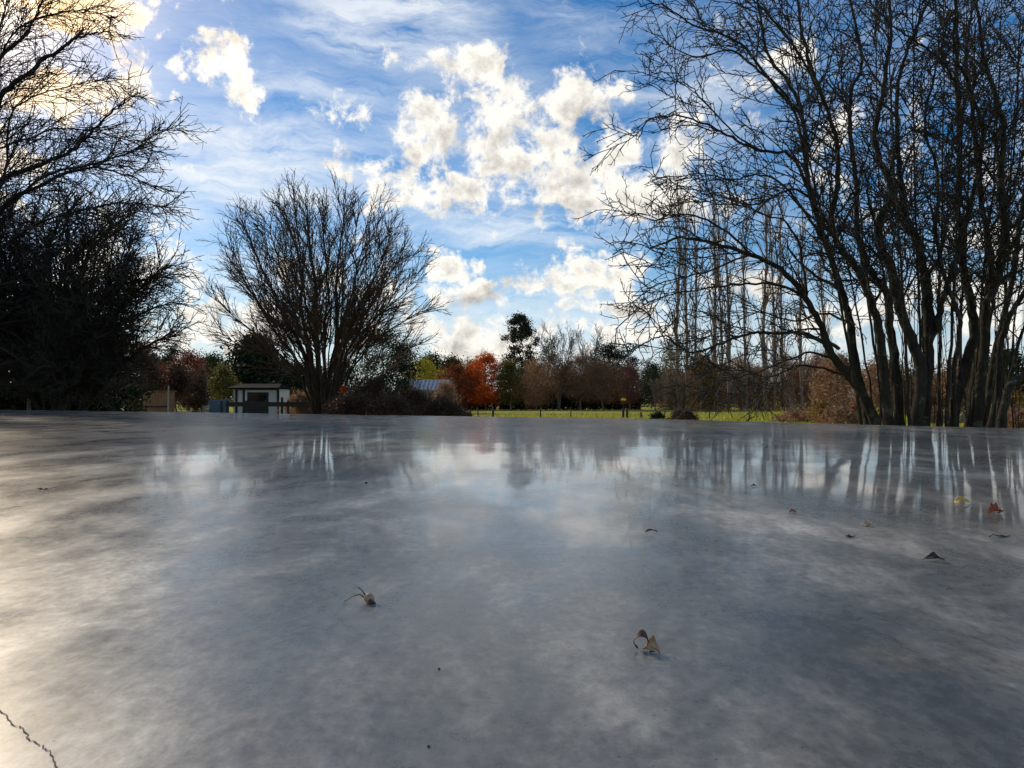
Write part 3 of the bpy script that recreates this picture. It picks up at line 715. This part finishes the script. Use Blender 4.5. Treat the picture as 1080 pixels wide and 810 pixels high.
# brown scrub round the poplars and behind the right-hand stems
for x, Y, tp, hw, mt, lab in (
    (722, 99, 396, 22, BRN, 'brown leafless scrub at the left foot of the poplars'),
    (762, 99, 384, 30, PNK, 'reddish brown scrub at the middle of the poplar row'),
    (800, 99, 388, 28, BRN, 'brown leafless scrub right of the reddish clump'),
    (712, 101, 392, 22, PNK, 'pinkish brown scrub behind the thin young trees'),
    (782, 102, 376, 30, BRN, 'tall brown scrub behind the middle of the poplar row'),
    (826, 102, 374, 30, BRN, 'tall brown scrub behind the right half of the poplar row'),
    (742, 104, 374, 26, BRN, 'tall brown scrub behind the left half of the poplar row'),
    (862, 98, 372, 26, PNK, 'reddish scrub behind the rightmost poplar'),
    (742, 90, 380, 16, OCH, 'ochre bush glimpsed between poplar trunks'),
    (840, 100, 384, 30, BRN, 'brown thicket under the right end of the poplar row'),
    (884, 72, 376, 32, BRN, 'dull brown bushy tree behind the big leaning stem'),
    (930, 66, 384, 34, BRN, 'brown bushy tree behind the left cluster of dark stems'),
    (972, 70, 392, 30, DBR, 'dark brown bushy tree behind the thickest stem'),
    (1012, 66, 380, 28, BRN, 'brown bushy tree behind the crowded stems at the right'),
    (1062, 72, 372, 24, MID, 'green tree at the right edge behind the leaning trunk'),
    (1105, 70, 376, 30, RUST, 'rusty tree beyond the right edge of the slab')):
    leafy_tree('scrub_tree', lab, x, Y, tp, 431, hw, mt, BARKG, 'dome', 120, 50, .3 if mt in (MID, OCH) else .42, .55, aspect=.6 if mt in (MID, OCH) else .2)
for x, Y, tp, hw, mt, lab in (
    (868, 40, 424, 10, OCH, 'ochre-leaved low shrub left of the leaning stem'),
    (885, 38, 430, 22, BRN, 'low brown brush at the slab edge left of the dark stems'),
    (840, 44, 434, 26, BRN, 'straggly brown brush growing in the lawn right of the mound'),
    (1066, 36, 412, 16, OCH, 'ochre shrub behind the leaning trunk'),
    (905, 42, 428, 12, RUST, 'rusty low shrub behind the leaning stem'),
    (985, 40, 434, 12, BRN, 'small brown brush between the stems'),
    (1075, 30, 434, 16, BRN, 'pale brown brush at the right edge of the slab')):
    leafy_tree('shrub', lab, x, Y, tp, 446, hw, mt, BARKG, 'dome', 50, 45, .16, .22, cat='shrub', aspect=.35)
# left dark hedge behind the bush
for x, tp, hw, lab in ((-40, 318, 50, 'black-green shrub at the far left edge under the tall tree'), (30, 326, 50, 'black-green shrub behind the left part of the twig tangle'), (98, 340, 44, 'black-green shrub behind the right part of the twig tangle')):
    leafy_tree('evergreen_shrub', lab, x, 30, tp, 446, hw, DG, BARKG, 'dome', 190, 70, .16, .3, cat='shrub')
leafy_tree('shrub', 'dark twiggy shrub behind the small brown timber hut', 150, 48, 374, 440, 32, DBR, BARKG, 'dome', 190, 60, .26, .35, cat='shrub', aspect=.15)
leafy_tree('shrub', 'dark twiggy shrub hanging over the pale pole by the timber hut', 186, 50, 384, 420, 16, DBR, BARKG, 'dome', 80, 60, .26, .3, cat='shrub', aspect=.15)
# brown shrubs in the middle, right of the fan-shaped tree
for x, Y, tp, hw, mt, lab in (
    (392, 38, 400, 34, DBR, 'broad brown bare shrub right of the fan-shaped tree'),
    (436, 40, 412, 30, DBR, 'brown bare shrub in front of the pale blue roof'),
    (372, 34, 420, 26, DBR, 'low brown shrub at the foot of the fan-shaped tree'),
    (412, 33, 422, 30, DBR, 'low dark brown shrub nearest the slab at the middle'),
    (466, 36, 424, 26, DBR, 'low dark shrub at the left end of the lawn'),
    (470, 56, 404, 16, BRN, 'brown shrub with olive tint below the yellow tree'),
    (318, 46, 416, 20, BRN, 'grey-brown shrub behind the dark rail right of the shed')):
    leafy_tree('shrub', lab, x, Y, tp, 444, hw, mt, BARKG, 'dome', 150, 55, .2, .25, cat='shrub', aspect=.15)
leafy_tree('shrub', 'small dark round bush in front of the pale blue roof', 427, 60, 405, 414, 5, DG, BARKG, 'round', 22, 45, .12, .16, cat='shrub')
leafy_tree('shrub', 'tiny bright red-leaved bush beside the trunk of the fan-shaped tree', 362, 37, 408, 416, 3, ORANGE, BARKG, 'round', 10, 25, .08, .07, cat='shrub')
leafy_tree('shrub', 'flat dark ground-hugging bush at the left corner of the lawn', 484, 44, 434, 443, 20, DBR, BARKG, 'dome', 60, 45, .14, .12, cat='shrub', aspect=.4)
leafy_tree('shrub', 'small round dark green bush on the lawn left of the mound', 694, 46, 435, 444, 6, DG, BARKG, 'round', 34, 50, .1, .1, cat='shrub')
leafy_tree('brush_pile', 'low dark mound of prunings lying on the lawn below the poplars', 719, 46, 434, 446, 17, DBR, BARKG, 'dome', 90, 55, .16, .14, cat='brush pile', aspect=.3)
# far treeline
FT = [(-60, 385, 60), (60, 380, 60), (165, 378, 30), (215, 380, 26), (300, 384, 40), (360, 380, 30), (455, 376, 16), (476, 379, 16), (500, 383, 20), (560, 384, 30), (596, 387, 24), (628, 386, 22), (658, 389, 20), (690, 388, 18), (735, 386, 26), (790, 388, 30), (860, 384, 36), (940, 382, 40), (1030, 384, 40), (1110, 378, 40)]
fl = ['far left edge', 'left side behind the bushes', 'gap left of the red trees', 'gap right of the red trees', 'gap behind the shed', 'gap behind the fan-shaped tree', 'gap above the yellow tree', 'gap between yellow and orange trees',
      'gap behind the rusty tree', 'gap behind the gum', 'gap behind the tallest pale bare tree', 'gap behind the second pale bare tree', 'gap right of the dark pine', 'gap left of the poplars', 'left half of the poplars', 'right half of the poplars', 'gap behind the leaning stem', 'left cluster of dark stems', 'right cluster of dark stems', 'far right edge']
for (x, tp, hw), l in zip(FT, fl):
    leafy_tree('distant_tree', 'distant dark green tree on the skyline, at the '+l, x, 170, tp, 424, hw, MID, BARKG, 'dome', 120, 40, .6, 1.1, group='distant trees on the skyline')

# ------------------------------------------------------------------ built things
WHITE = m_plain('white paint', (.62, .63, .66), .6, .1, 3)
DARKW = m_plain('dark timber', (.02, .021, .024), .7, .35, 8)
DARKR = m_plain('dark roof sheet', (.008, .008, .01), .95, .3, 4)
DARKR.node_tree.nodes['Principled BSDF'].inputs['Specular IOR Level'].default_value = .05
GLASS, nt, b = mat('dark glass'); b.inputs['Base Color'].default_value = (.01, .012, .015, 1); b.inputs['Roughness'].default_value = .1
BLUEM = m_plain('blue grey steel', (.10, .17, .27), .5, .2, 3, .1)
ROOFB = m_plain('pale blue roof sheet', (.20, .26, .32), .6, .12, 1, .1)
CREAM = m_plain('cream wall', (.4, .37, .32), .8, .15, 2)
TIMB = m_plain('tan timber', (.24, .125, .07), .8, .3, 5)
POSTM = m_plain('post timber', (.03, .027, .024), .8, .4, 12)
GALV = m_plain('galvanised wire', (.3, .3, .29), .5, .2, 8, .6)
PALE = m_plain('pale pole', (.35, .32, .27), .7, .2, 4)
YELP = m_plain('yellow paint', (.65, .5, .03), .5, .12, 4)
GREYM = m_plain('grey panel', (.25, .24, .23), .7, .2, 4)

# white garden shed
Y = 50.0; k = Y/F
s = empty('garden_shed', G(268, Y), 'small white garden shed with dark posts and a dark hipped roof', 'shed')
cx = G(268, Y)[0]
def lx(px): return P(px, 423, Y)[0]-cx
def lz(py): return P(268, py, Y)[2]-GZ
mb = MB()
x0, x1 = lx(249), lx(293); ze = lz(410)
mb.box(x0, x1, .06, 2.6, 0, ze-.02)
# left wing wall set back at an angle (a pale frame round a dark window)
mb.build('wall', WHITE, s)
mb = MB(); mb.box(lx(241), x0+.02, .9, 2.3, 0, ze-.05); mb.build('side_porch', WHITE, s)
mb = MB(); mb.box(lx(243), lx(246.6), .87, .9, lz(426), lz(412.5)); mb.build('window', GLASS, s)
for pa, pb in ((248, 250.2), (255.8, 258), (292, 294.4)):
    MB().box(lx(pa), lx(pb), -.03, .06, 0, ze).build('corner_post', DARKW, s, .01)
d = MB().box(lx(260.8), lx(282.8), .01, .058, .05, lz(413.8)).build('door', DARKW, s)
MB().box(lx(263), lx(280.5), -.01, .008, lz(425), lz(415.5)).build('pane', GLASS, d)
fr = MB(); fr.box(lx(258.6), lx(260.6), -.02, .056, 0, lz(412)); fr.box(lx(260.8), lx(291.6), -.02, .056, lz(413.6), lz(412))
fr.build('door_frame', WHITE, s)
gf = MB(); gf.box(lx(248), lx(294.6), -.12, -.06, lz(409.4), lz(408)); gf.build('gutter', m_plain('pale gutter', (.5, .54, .62), .5, .1, 3), s)
MB().box(lx(249), lx(294), -.055, .03, lz(411.2), lz(409.5)).build('fascia', m_plain('navy fascia', (.02, .03, .07), .5, .2, 3), s)
r = MB(); a = (lx(240.5), -.35, lz(409)); bb = (lx(295.5), -.35, lz(409)); c_ = (lx(295.5), 2.9, lz(409)); d_ = (lx(240.5), 2.9, lz(409))
e = (lx(247), 1.2, lz(404.3)); f_ = (lx(291), 1.2, lz(404.3))
dn = lambda p: (p[0], p[1], p[2]-.06)
r.poly([a, bb, c_, d_, e, f_, dn(a), dn(bb), dn(c_), dn(d_)], [(0, 1, 5, 4), (1, 2, 5), (2, 3, 4, 5), (3, 0, 4), (0, 6, 7, 1), (1, 7, 8, 2), (2, 8, 9, 3), (3, 9, 6, 0), (6, 9, 8, 7)])
r.build('roof', DARKR, s)

# dark rail fence in front of the shed
Y = 45.0
s = empty('rail_fence', G(284, Y), 'dark wooden fence with one broad rail running in front of the white shed', 'fence')
cx = G(284, Y)[0]
def lx(px): return P(px, 423, Y)[0]-cx
def lz(py): return P(284, py, Y)[2]-GZ
MB().box(lx(238), lx(331), -.03, .03, lz(428.8), lz(424)).build('rail', POSTM, s, .008)
for px in (233, 239.5, 259, 279.5, 297, 303.5, 329):
    MB().box(lx(px)-.06, lx(px)+.06, .032, .14, -.05, lz(419) if px > 290 and px < 300 else lz(422.5)).build('post', POSTM, s, .01)

# blue-grey bin
Y = 47.0; b0 = G(231, Y); s = empty('metal_bin', b0, 'blue-grey upright metal bin standing left of the white shed', 'bin')
hw = 8.2*Y/F
body = MB().box(-hw, hw, -.4, .4, 0, 1.18)
for j in range(7):
    xx = -hw+.06+j*(2*hw-.16)/6; body.box(xx, xx+.04, -.425, -.402, .05, 1.12)
body.build('body', BLUEM, s)
MB().poly([(-hw-.03, -.45, 1.185), (hw+.03, -.45, 1.185), (hw+.03, .45, 1.185), (-hw-.03, .45, 1.185), (-hw-.03, -.45, 1.22), (hw+.03, -.45, 1.33), (hw+.03, .45, 1.36), (-hw-.03, .45, 1.25)],
          [(0, 3, 2, 1), (4, 5, 6, 7), (0, 1, 5, 4), (1, 2, 6, 5), (2, 3, 7, 6), (3, 0, 4, 7)]).build('lid', BLUEM, s)
# garden chair
Y = 46.0; b0 = G(216, Y); s = empty('garden_chair', b0, 'pale garden chair standing left of the blue-grey bin', 'chair')
for sx in (-.22, .19):
    for sy in (-.22, .19):
        MB().box(sx, sx+.035, sy, sy+.035, 0, .43 if sy < 0 else .95).build('leg', GREYM, s)
MB().box(-.24, .24, -.24, .185, .432, .46).build('seat', GREYM, s)
bk = MB()
for j in range(4): bk.box(-.18, .185, .192, .215, .58+j*.09, .64+j*.09)
bk.build('backrest', GREYM, s)
for sx in (-.25, .19): MB().box(sx, sx+.05, -.22, .18, .66, .69).build('armrest', GREYM, s)

# small timber hut
Y = 42.0; b0 = G(164, Y); s = empty('timber_hut', b0, 'small tan timber hut with a sloping top beside the pale pole at the left', 'hut')
k = Y/F; hw = 13*k; h1 = P(164, 413, Y)[2]-GZ; h0 = P(164, 416.5, Y)[2]-GZ
mb = MB()
nb = 8
for j in range(nb):
    xa = -hw+j*2*hw/nb; xb = xa+2*hw/nb-.012
    ha = h0+(h1-h0)*min(1, (j+.5)/4.0)
    mb.box(xa, xb, -.03+.006*(j % 2), .9, 0, ha)
mb.build('wall', TIMB, s)
for z in (.35, .85): MB().box(-hw, hw, -.075, -.032, z, z+.08).build('batten', DARKW, s)
MB().poly([(-hw-.08, -.12, h0), (-hw+hw*.95, -.12, h1+.01), (hw+.06, -.12, h1+.01), (hw+.06, 1.0, h1+.01), (-hw+hw*.95, 1.0, h1+.01), (-hw-.08, 1.0, h0),
           (-hw-.08, -.12, h0+.05), (-hw+hw*.95, -.12, h1+.06), (hw+.06, -.12, h1+.06), (hw+.06, 1.0, h1+.06), (-hw+hw*.95, 1.0, h1+.06), (-hw-.08, 1.0, h0+.05)],
          [(0, 5, 4, 1), (1, 4, 3, 2), (6, 7, 10, 11), (7, 8, 9, 10), (0, 1, 7, 6), (1, 2, 8, 7), (2, 3, 9, 8), (3, 4, 10, 9), (4, 5, 11, 10), (5, 0, 6, 11)]).build('roof', TIMB, s)
T = Tubes(); p0 = G(177.5, 41.5); T.add([p0, (p0[0], p0[1], GZ+.9), (p0[0]+.01, p0[1], P(177, 407, 41.5)[2])], [.05, .045, .04], 8)
o = T.build('pole', PALE); tag(o, 'pale upright pole beside the right side of the small timber hut', 'pole')
T = Tubes(); p0 = G(30, 24); T.add([p0, (p0[0], p0[1], GZ+.7), (p0[0]+.02, p0[1], P(30, 418, 24)[2])], [.06, .055, .05], 8)
o = T.build('pole', m_plain('grey post', (.16, .14, .12), .8, .3, 6)); tag(o, 'short grey post half lost in the dark bushes at the far left', 'post')

# house with pale blue roof
Y = 92.0; b0 = G(436, Y); s = empty('house', b0, 'low house whose pale blue sheet roof shows above the brown shrubs', 'house')
def hz(py): return P(436, py, Y)[2]-GZ
hx = lambda px: P(px, 423, Y)[0]-b0[0]
MB().box(hx(419), hx(470), .3, 6.5, 0, hz(410.5)).build('wall', CREAM, s)
r = MB(); zr = hz(399.5); zl = hz(411.5)
r.poly([(hx(417), 0, zl), (hx(473), 0, zl), (hx(473), 3.4, zr), (hx(413), 3.4, zr), (hx(417), 6.8, zl), (hx(473), 6.8, zl),
        (hx(417), 0, zl-.08), (hx(473), 0, zl-.08), (hx(417), 6.8, zl-.08), (hx(473), 6.8, zl-.08)],
       [(0, 1, 2, 3), (3, 2, 5, 4), (0, 6, 7, 1), (4, 5, 9, 8), (0, 3, 4, 8, 6), (1, 7, 9, 5, 2), (6, 8, 9, 7)])
rf = r.build('roof', ROOFB, s)
rb_ = MB()
for j in range(13):
    xx = hx(417)+.2+j*.5
    rb_.poly([(xx, 0, zl+.002), (xx+.05, 0, zl+.002), (xx+.05, 3.38, zr+.002), (xx, 3.38, zr+.002), (xx, 0, zl+.05), (xx+.05, 0, zl+.05), (xx+.05, 3.38, zr+.05), (xx, 3.38, zr+.05)],
             [(0, 3, 2, 1), (4, 5, 6, 7), (0, 1, 5, 4), (1, 2, 6, 5), (2, 3, 7, 6), (3, 0, 4, 7)])
rb_.build('ribs', ROOFB, rf)
for pa in (424, 440, 452): MB().box(hx(pa), hx(pa+6), .25, .298, hz(424), hz(415)).build('window', GLASS, s)

# lawn fence: posts and wires
Y = 52.0; b0 = G(590, Y); s = empty('wire_fence', b0, 'low post and wire fence crossing the lawn', 'fence')
for px, tp, wd in ((504, 432.5, .04), (520, 428.5, .075), (570, 431.5, .05), (602, 433, .04), (676, 434.5, .07), (701, 433, .04), (748, 433, .04), (790, 433, .04)):
    T = Tubes(); p = G(px, Y); zt = P(px, tp, Y)[2]
    T.add([p, (p[0], p[1], (zt+GZ)/2), (p[0]+U(-.01, .01), p[1], zt-.02), (p[0], p[1], zt)], [wd, wd, wd*.95, .005], 8)
    T.build('post', POSTM, s)
for zz in (.58, .3):
    T = Tubes(); a = G(500, Y); bq = G(800, Y)
    T.add([(a[0]+(bq[0]-a[0])*i/30, a[1]-.09, GZ+zz-.01*math.sin(i*1.9)) for i in range(31)], [.008]*31, 4)
    T.build('wire', GALV, s)
for px, tp, l in ((657.2, 430.5, 'left of the pair of thick dark gate posts across the lawn'), (661.3, 430.5, 'right of the pair of thick dark gate posts across the lawn')):
    p = G(px, Y-.3); zt = P(px, tp, Y-.3)[2]
    o = MB().box(-.075, .075, -.075, .075, -.05, zt-GZ).build('gate_post', POSTM, None, .015); o.location = p
    tag(o, l, 'gate post', 'pair of gate posts')
p = G(657.5, 84); s = empty('sign', p, 'small yellow sign on a thin pole beyond the gate posts', 'sign')
T = Tubes(); T.add([p, (p[0], p[1], GZ+1), (p[0], p[1], P(657, 423, 84)[2])], [.03, .03, .03], 6); T.build('pole', POSTM, s)
zc = P(657, 421.3, 84)[2]-GZ
MB().poly([(-.27, -.04, zc-.12), (.27, -.04, zc-.12), (.3, -.04, zc+.06), (0, -.04, zc+.17), (-.3, -.04, zc+.06), (-.27, -.02, zc-.12), (.27, -.02, zc-.12), (.3, -.02, zc+.06), (0, -.02, zc+.17), (-.3, -.02, zc+.06)],
          [(4, 3, 2, 1, 0)[::-1], (5, 6, 7, 8, 9)[::-1], (0, 1, 6, 5), (1, 2, 7, 6), (2, 3, 8, 7), (3, 4, 9, 8), (4, 0, 5, 9)]).build('panel', YELP, s)
# cut log face among the stems
p = P(1017, 441, 14.5); T = Tubes()
T.add([(p[0], 14.5, p[2]), (p[0], 14.52, p[2]), (p[0]+.01, 14.8, p[2]-.02)], [.085, .09, .09], 14)
T.add([(p[0], 14.499, p[2]), (p[0], 14.4995, p[2])], [.084, .001], 14)
T.add([(p[0]+.01, 14.85, GZ), (p[0]+.01, 14.85, p[2])], [.09, .08], 8)
o = T.build('log', m_plain('cut wood', (.2, .16, .12), .8, .3, 20)); tag(o, 'pale round cut log end showing low among the crowded right-hand stems', 'log')

# grass tufts at the lawn and round the right-hand stems
GR = m_leaf('grass blades', [(.14, .16, .02), (.36, .38, .04), (.55, .5, .10)], .6)
n = 60000
yy = 13+NR.uniform(0, 1, n)**1.2*60; xx = NR.uniform(-.2, .75, n)*yy
keep = (xx > yy*-.06)
xx, yy = xx[keep], yy[keep]; n = len(xx)
C = np.stack([xx, yy, np.full(n, GZ)+.06*np.sin(xx*.21+1)*np.sin(yy*.17)], 1)
hgt = NR.uniform(.06, .16, n)*(1+.8*(NR.uniform(0, 1, n) > .93)); th = NR.uniform(0, 6.28, n); wd = NR.uniform(.006, .014, n)*(yy/14)**.7
dx = np.stack([np.cos(th)*wd, np.sin(th)*wd, np.zeros(n)], 1); ln = np.stack([NR.normal(size=n)*.03, NR.normal(size=n)*.03, hgt], 1)
V = np.stack([C-dx, C+dx, C+ln+dx*.1, C+ln-dx*.1], 1).reshape(-1, 3)
tag(link('grass', np_mesh('grass', V, np.arange(n*4).reshape(-1, 4)), GR), kind='stuff')

# ------------------------------------------------------------------ fallen leaves on the slab
def m_dry(name, a, bcol, rough=.55):
    m, nt, b = mat(name); v = objco(nt)
    n_ = noise(nt, 160, 6, .65, v); c = ramp(nt, [(.32, a), (.66, bcol)], n_)
    nt.links.new(c, b.inputs['Base Color']); b.inputs['Roughness'].default_value = rough
    bump(nt, b, noise(nt, 500, 5, .7, v), .6, .001); return m
D_BR = m_dry('dry brown leaf', (.04, .018, .008), (.20, .085, .03))
D_RD = m_dry('red brown leaf', (.12, .02, .008), (.50, .11, .03))
D_YL = m_dry('yellow leaf', (.4, .22, .03), (.8, .55, .12))
D_DK = m_dry('blackened leaf', (.012, .010, .009), (.06, .045, .035))
D_TN = m_dry('tan leaf', (.26, .15, .07), (.62, .42, .24))
D_GR = m_dry('grey underside', (.2, .17, .13), (.45, .4, .32))
def fallen(name, label, px, py, L, W, curl, cup, rot, mt, tilt=0, lift=0, lobes=3, stalk=True, smat=None, cat='leaf', arch=0.):
    """a thin dry leaf: lobed outline, cupped along the midrib (curl) and rolled from side to side (cup)"""
    b0 = onslab(px, py); t = empty(name, b0, label, cat); t.rotation_euler = (0, 0, R(rot))
    nu, nv = 17, 11; V = []
    ct, st = math.cos(R(tilt)), math.sin(R(tilt))
    ph = U(0, 6)
    for i in range(nu):
        u = i/(nu-1)
        w_ = W*(math.sin(math.pi*min(1, u*.96+.03))**.7)*(1+.22*math.cos(2*math.pi*lobes*u+.6))*.5
        for j in range(nv):
            s_ = (j/(nv-1)-.5)*2
            a = s_*cup                                   # angle across the leaf
            rr_ = w_/max(.3, cup) if cup > .3 else w_
            y = rr_*math.sin(a) if cup > .3 else w_*s_
            z = rr_*(1-math.cos(a)) if cup > .3 else abs(s_)*w_*.2
            c_a = (u-.5)*curl; RL = L/max(.05, abs(curl))
            x = RL*math.sin(c_a); z2 = RL*(1-math.cos(c_a))*(1 if curl > 0 else -1)
            if curl < 0: z2 += RL*(1-math.cos(curl*.5))
            z += z2+.0012*L/.02*math.sin(u*9+ph+s_*2.5)*abs(s_)
            xr = x*ct+z*st*0; y2 = y*ct-z*st; z3 = y*st+z*ct
            V.append((x, y2, z3))
    V = np.array(V); V[:, 2] += -V[:, 2].min()+.0004+lift
    i = np.arange(nu-1)[:, None]*nv+np.arange(nv-1)[None]
    Q = np.stack([i, i+nv, i+nv+1, i+1], -1).reshape(-1, 4)
    me = np_mesh('leaf', V, Q, True); o = bpy.data.objects.new('blade', me); COL.objects.link(o); me.materials.append(mt); o.parent = t
    so_ = o.modifiers.new('s', 'SOLIDIFY'); so_.thickness = .0005
    ss = o.modifiers.new('d', 'SUBSURF'); ss.levels = ss.render_levels = 1
    mid = V.reshape(nu, nv, 3)[:, nv//2]
    T = Tubes(); T.add([tuple(q+np.array([0, 0, .0004])) for q in mid], [.0006-.0004*k_/(nu-1) for k_ in range(nu)], 5)
    oo = T.build('midrib', smat or mt); oo.parent = t
    if stalk:
        e = mid[0]; T = Tubes()
        T.add([tuple(e), (e[0]-L*.15, e[1]+L*.05, e[2]*.7+.002), (e[0]-L*.32, e[1]+L*.02, e[2]*.3+.0012), (e[0]-L*.5, e[1]-L*.08, .0008)], [.0006, .00055, .0005, .0007], 5)
        oo = T.build('stalk', smat or mt); oo.parent = t
    return t
lf = fallen('fallen_leaf', 'tightly curled brown leaf like a ring with a tan middle, nearest the viewer', 676, 686, .030, .009, -5.4, .5, -14, D_BR, 0, 0, 2, False, D_DK)
l2 = fallen('fallen_leaf', 'x', 0, 700, .017, .018, -1.7, 1.5, -30, D_TN, 22, 0, 2, True, D_DK)
for ch in list(l2.children):
    ch.parent = lf; ch.location = (.0085, -.003, 0); ch.rotation_euler = (0, 0, R(-25))
    if ch.name.startswith('blade'): ch['label'] = 'tan folded middle'
bpy.data.objects.remove(l2)
T = Tubes(); ck = [onslab(x, y, .0001) for x, y in ((-30, 738), (2, 752), (14, 764), (24, 770), (33, 781), (44, 787), (53, 797), (60, 812))]
cp = smooth_path(ck, 6, .0005); mb = MB(); vv = []
for i, q in enumerate(cp):
    wd = .00022+.0003*abs(math.sin(i*.9))*U(.4, 1)
    vv += [(q[0]-wd, q[1]-wd*.5, .0005), (q[0]+wd, q[1]+wd*.5, .0005)]
mb.poly(vv, [(2*i, 2*i+1, 2*i+3, 2*i+2) for i in range(len(cp)-1)])
tag(mb.build('slab_crack', m_plain('crack dirt', (.12, .105, .085), .9, .3, 200)), kind='structure')
fallen('fallen_leaf', 'large red-brown crumpled leaf, rightmost of the upright ones', 1048, 542, .030, .030, -2.0, 1.5, 15, D_RD, 30, 0, 3, True, D_DK)
fallen('fallen_leaf', 'bright yellow leaf left of the large red-brown one', 1015, 531, .03, .022, -1.3, .8, -12, D_YL, 20, 0, 2, True, D_TN)
fallen('fallen_leaf', 'small reddish leaf alone, furthest left of the group on the right', 836, 541, .015, .011, -1.3, .9, 20, D_RD, 10, 0, 2, True, D_DK)
fallen('fallen_leaf', 'small tan-yellow leaf in the middle of the group on the right', 914, 555, .020, .013, -.8, .5, -15, D_TN, 12, 0, 2, True, D_BR)
fallen('fallen_leaf', 'small black flat leaf just below the tan-yellow one', 897, 566.5, .014, .009, .7, .5, -8, D_DK, 6, 0, 2, False)
fallen('fallen_leaf', 'black curled leaf with a pale grey edge, lowest of the group on the right', 985, 592, .026, .014, -1.0, 1.1, -14, D_DK, 16, 0, 2, True, D_GR)
fallen('fallen_leaf', 'thin grey-brown leaf lying flat below the large red-brown one', 1058, 566.5, .02, .007, .5, .4, -6, D_BR, 4, 0, 2, True, D_DK)
fallen('fallen_leaf', 'tiny dark leaf furthest away, left of the group on the right', 795, 513, .014, .010, -1.0, .8, 0, D_DK, 12, 0, 2, False)
fallen('fallen_leaf', 'dark two-winged brown leaf near the middle of the slab', 687, 562, .020, .008, -1.0, .9, 4, D_BR, 3, 0, 2, False)
fallen('fallen_leaf', 'thin dark leaf far off on the left side of the slab', 45, 516.5, .024, .008, .6, .5, 3, D_DK, 4, 0, 3, False)
# dry bud with a forked stalk
b0 = onslab(388, 636); t = empty('fallen_bud', b0, 'tan dried bud with a thin forked stalk, left of the middle', 'bud')
T = Tubes()
prof = [(0, .0006), (.0012, .0030), (.0035, .0048), (.0065, .0052), (.0092, .0038), (.011, .0014), (.0118, .0003)]
T.add([(-.004+x*.9, 0, .0056+x*-.12) for x, r_ in prof], [r_ for x, r_ in prof], 12)
T.build('husk', D_TN).parent = t
T = Tubes()
T.add([(-.004, 0, .006), (-.009, .001, .0085), (-.016, .002, .006), (-.024, .0, .0012)], [.0008, .0006, .0005, .0004], 5)
T.add([(-.003, .001, .008), (-.007, .004, .012), (-.011, .007, .0135)], [.0008, .0006, .0006], 5)
T.build('stalk', D_BR).parent = t
fl_ = MB()
T = Tubes(); T.add([(.002, -.004, .004), (.006, -.006, .0022), (.009, -.007, .001)], [.0015, .0022, .0006], 6); T.build('scale', D_DK).parent = t
# specks of grit
for px, py, r_, l in ((386, 510, .004, 'dark speck of grit far off left of the middle'), (463, 706, .0011, 'dark speck of grit below the dried bud'), (452, 788, .0011, 'dark speck of grit at the bottom of the picture'), (1056, 690, .0, '')):
    if not r_: continue
    p = onslab(px, py); o = None
    T = Tubes(); T.add([(-r_*.9, 0, r_*.5), (-r_*.5, 0, r_*.6), (r_*.3, 0, r_*.55), (r_, r_*.2, r_*.4)], [r_*.1, r_*.5, r_*.55, r_*.1], 7)
    o = T.build('grit_speck', D_DK); o.location = p; tag(o, l, 'grit')

cy = scene.cycles
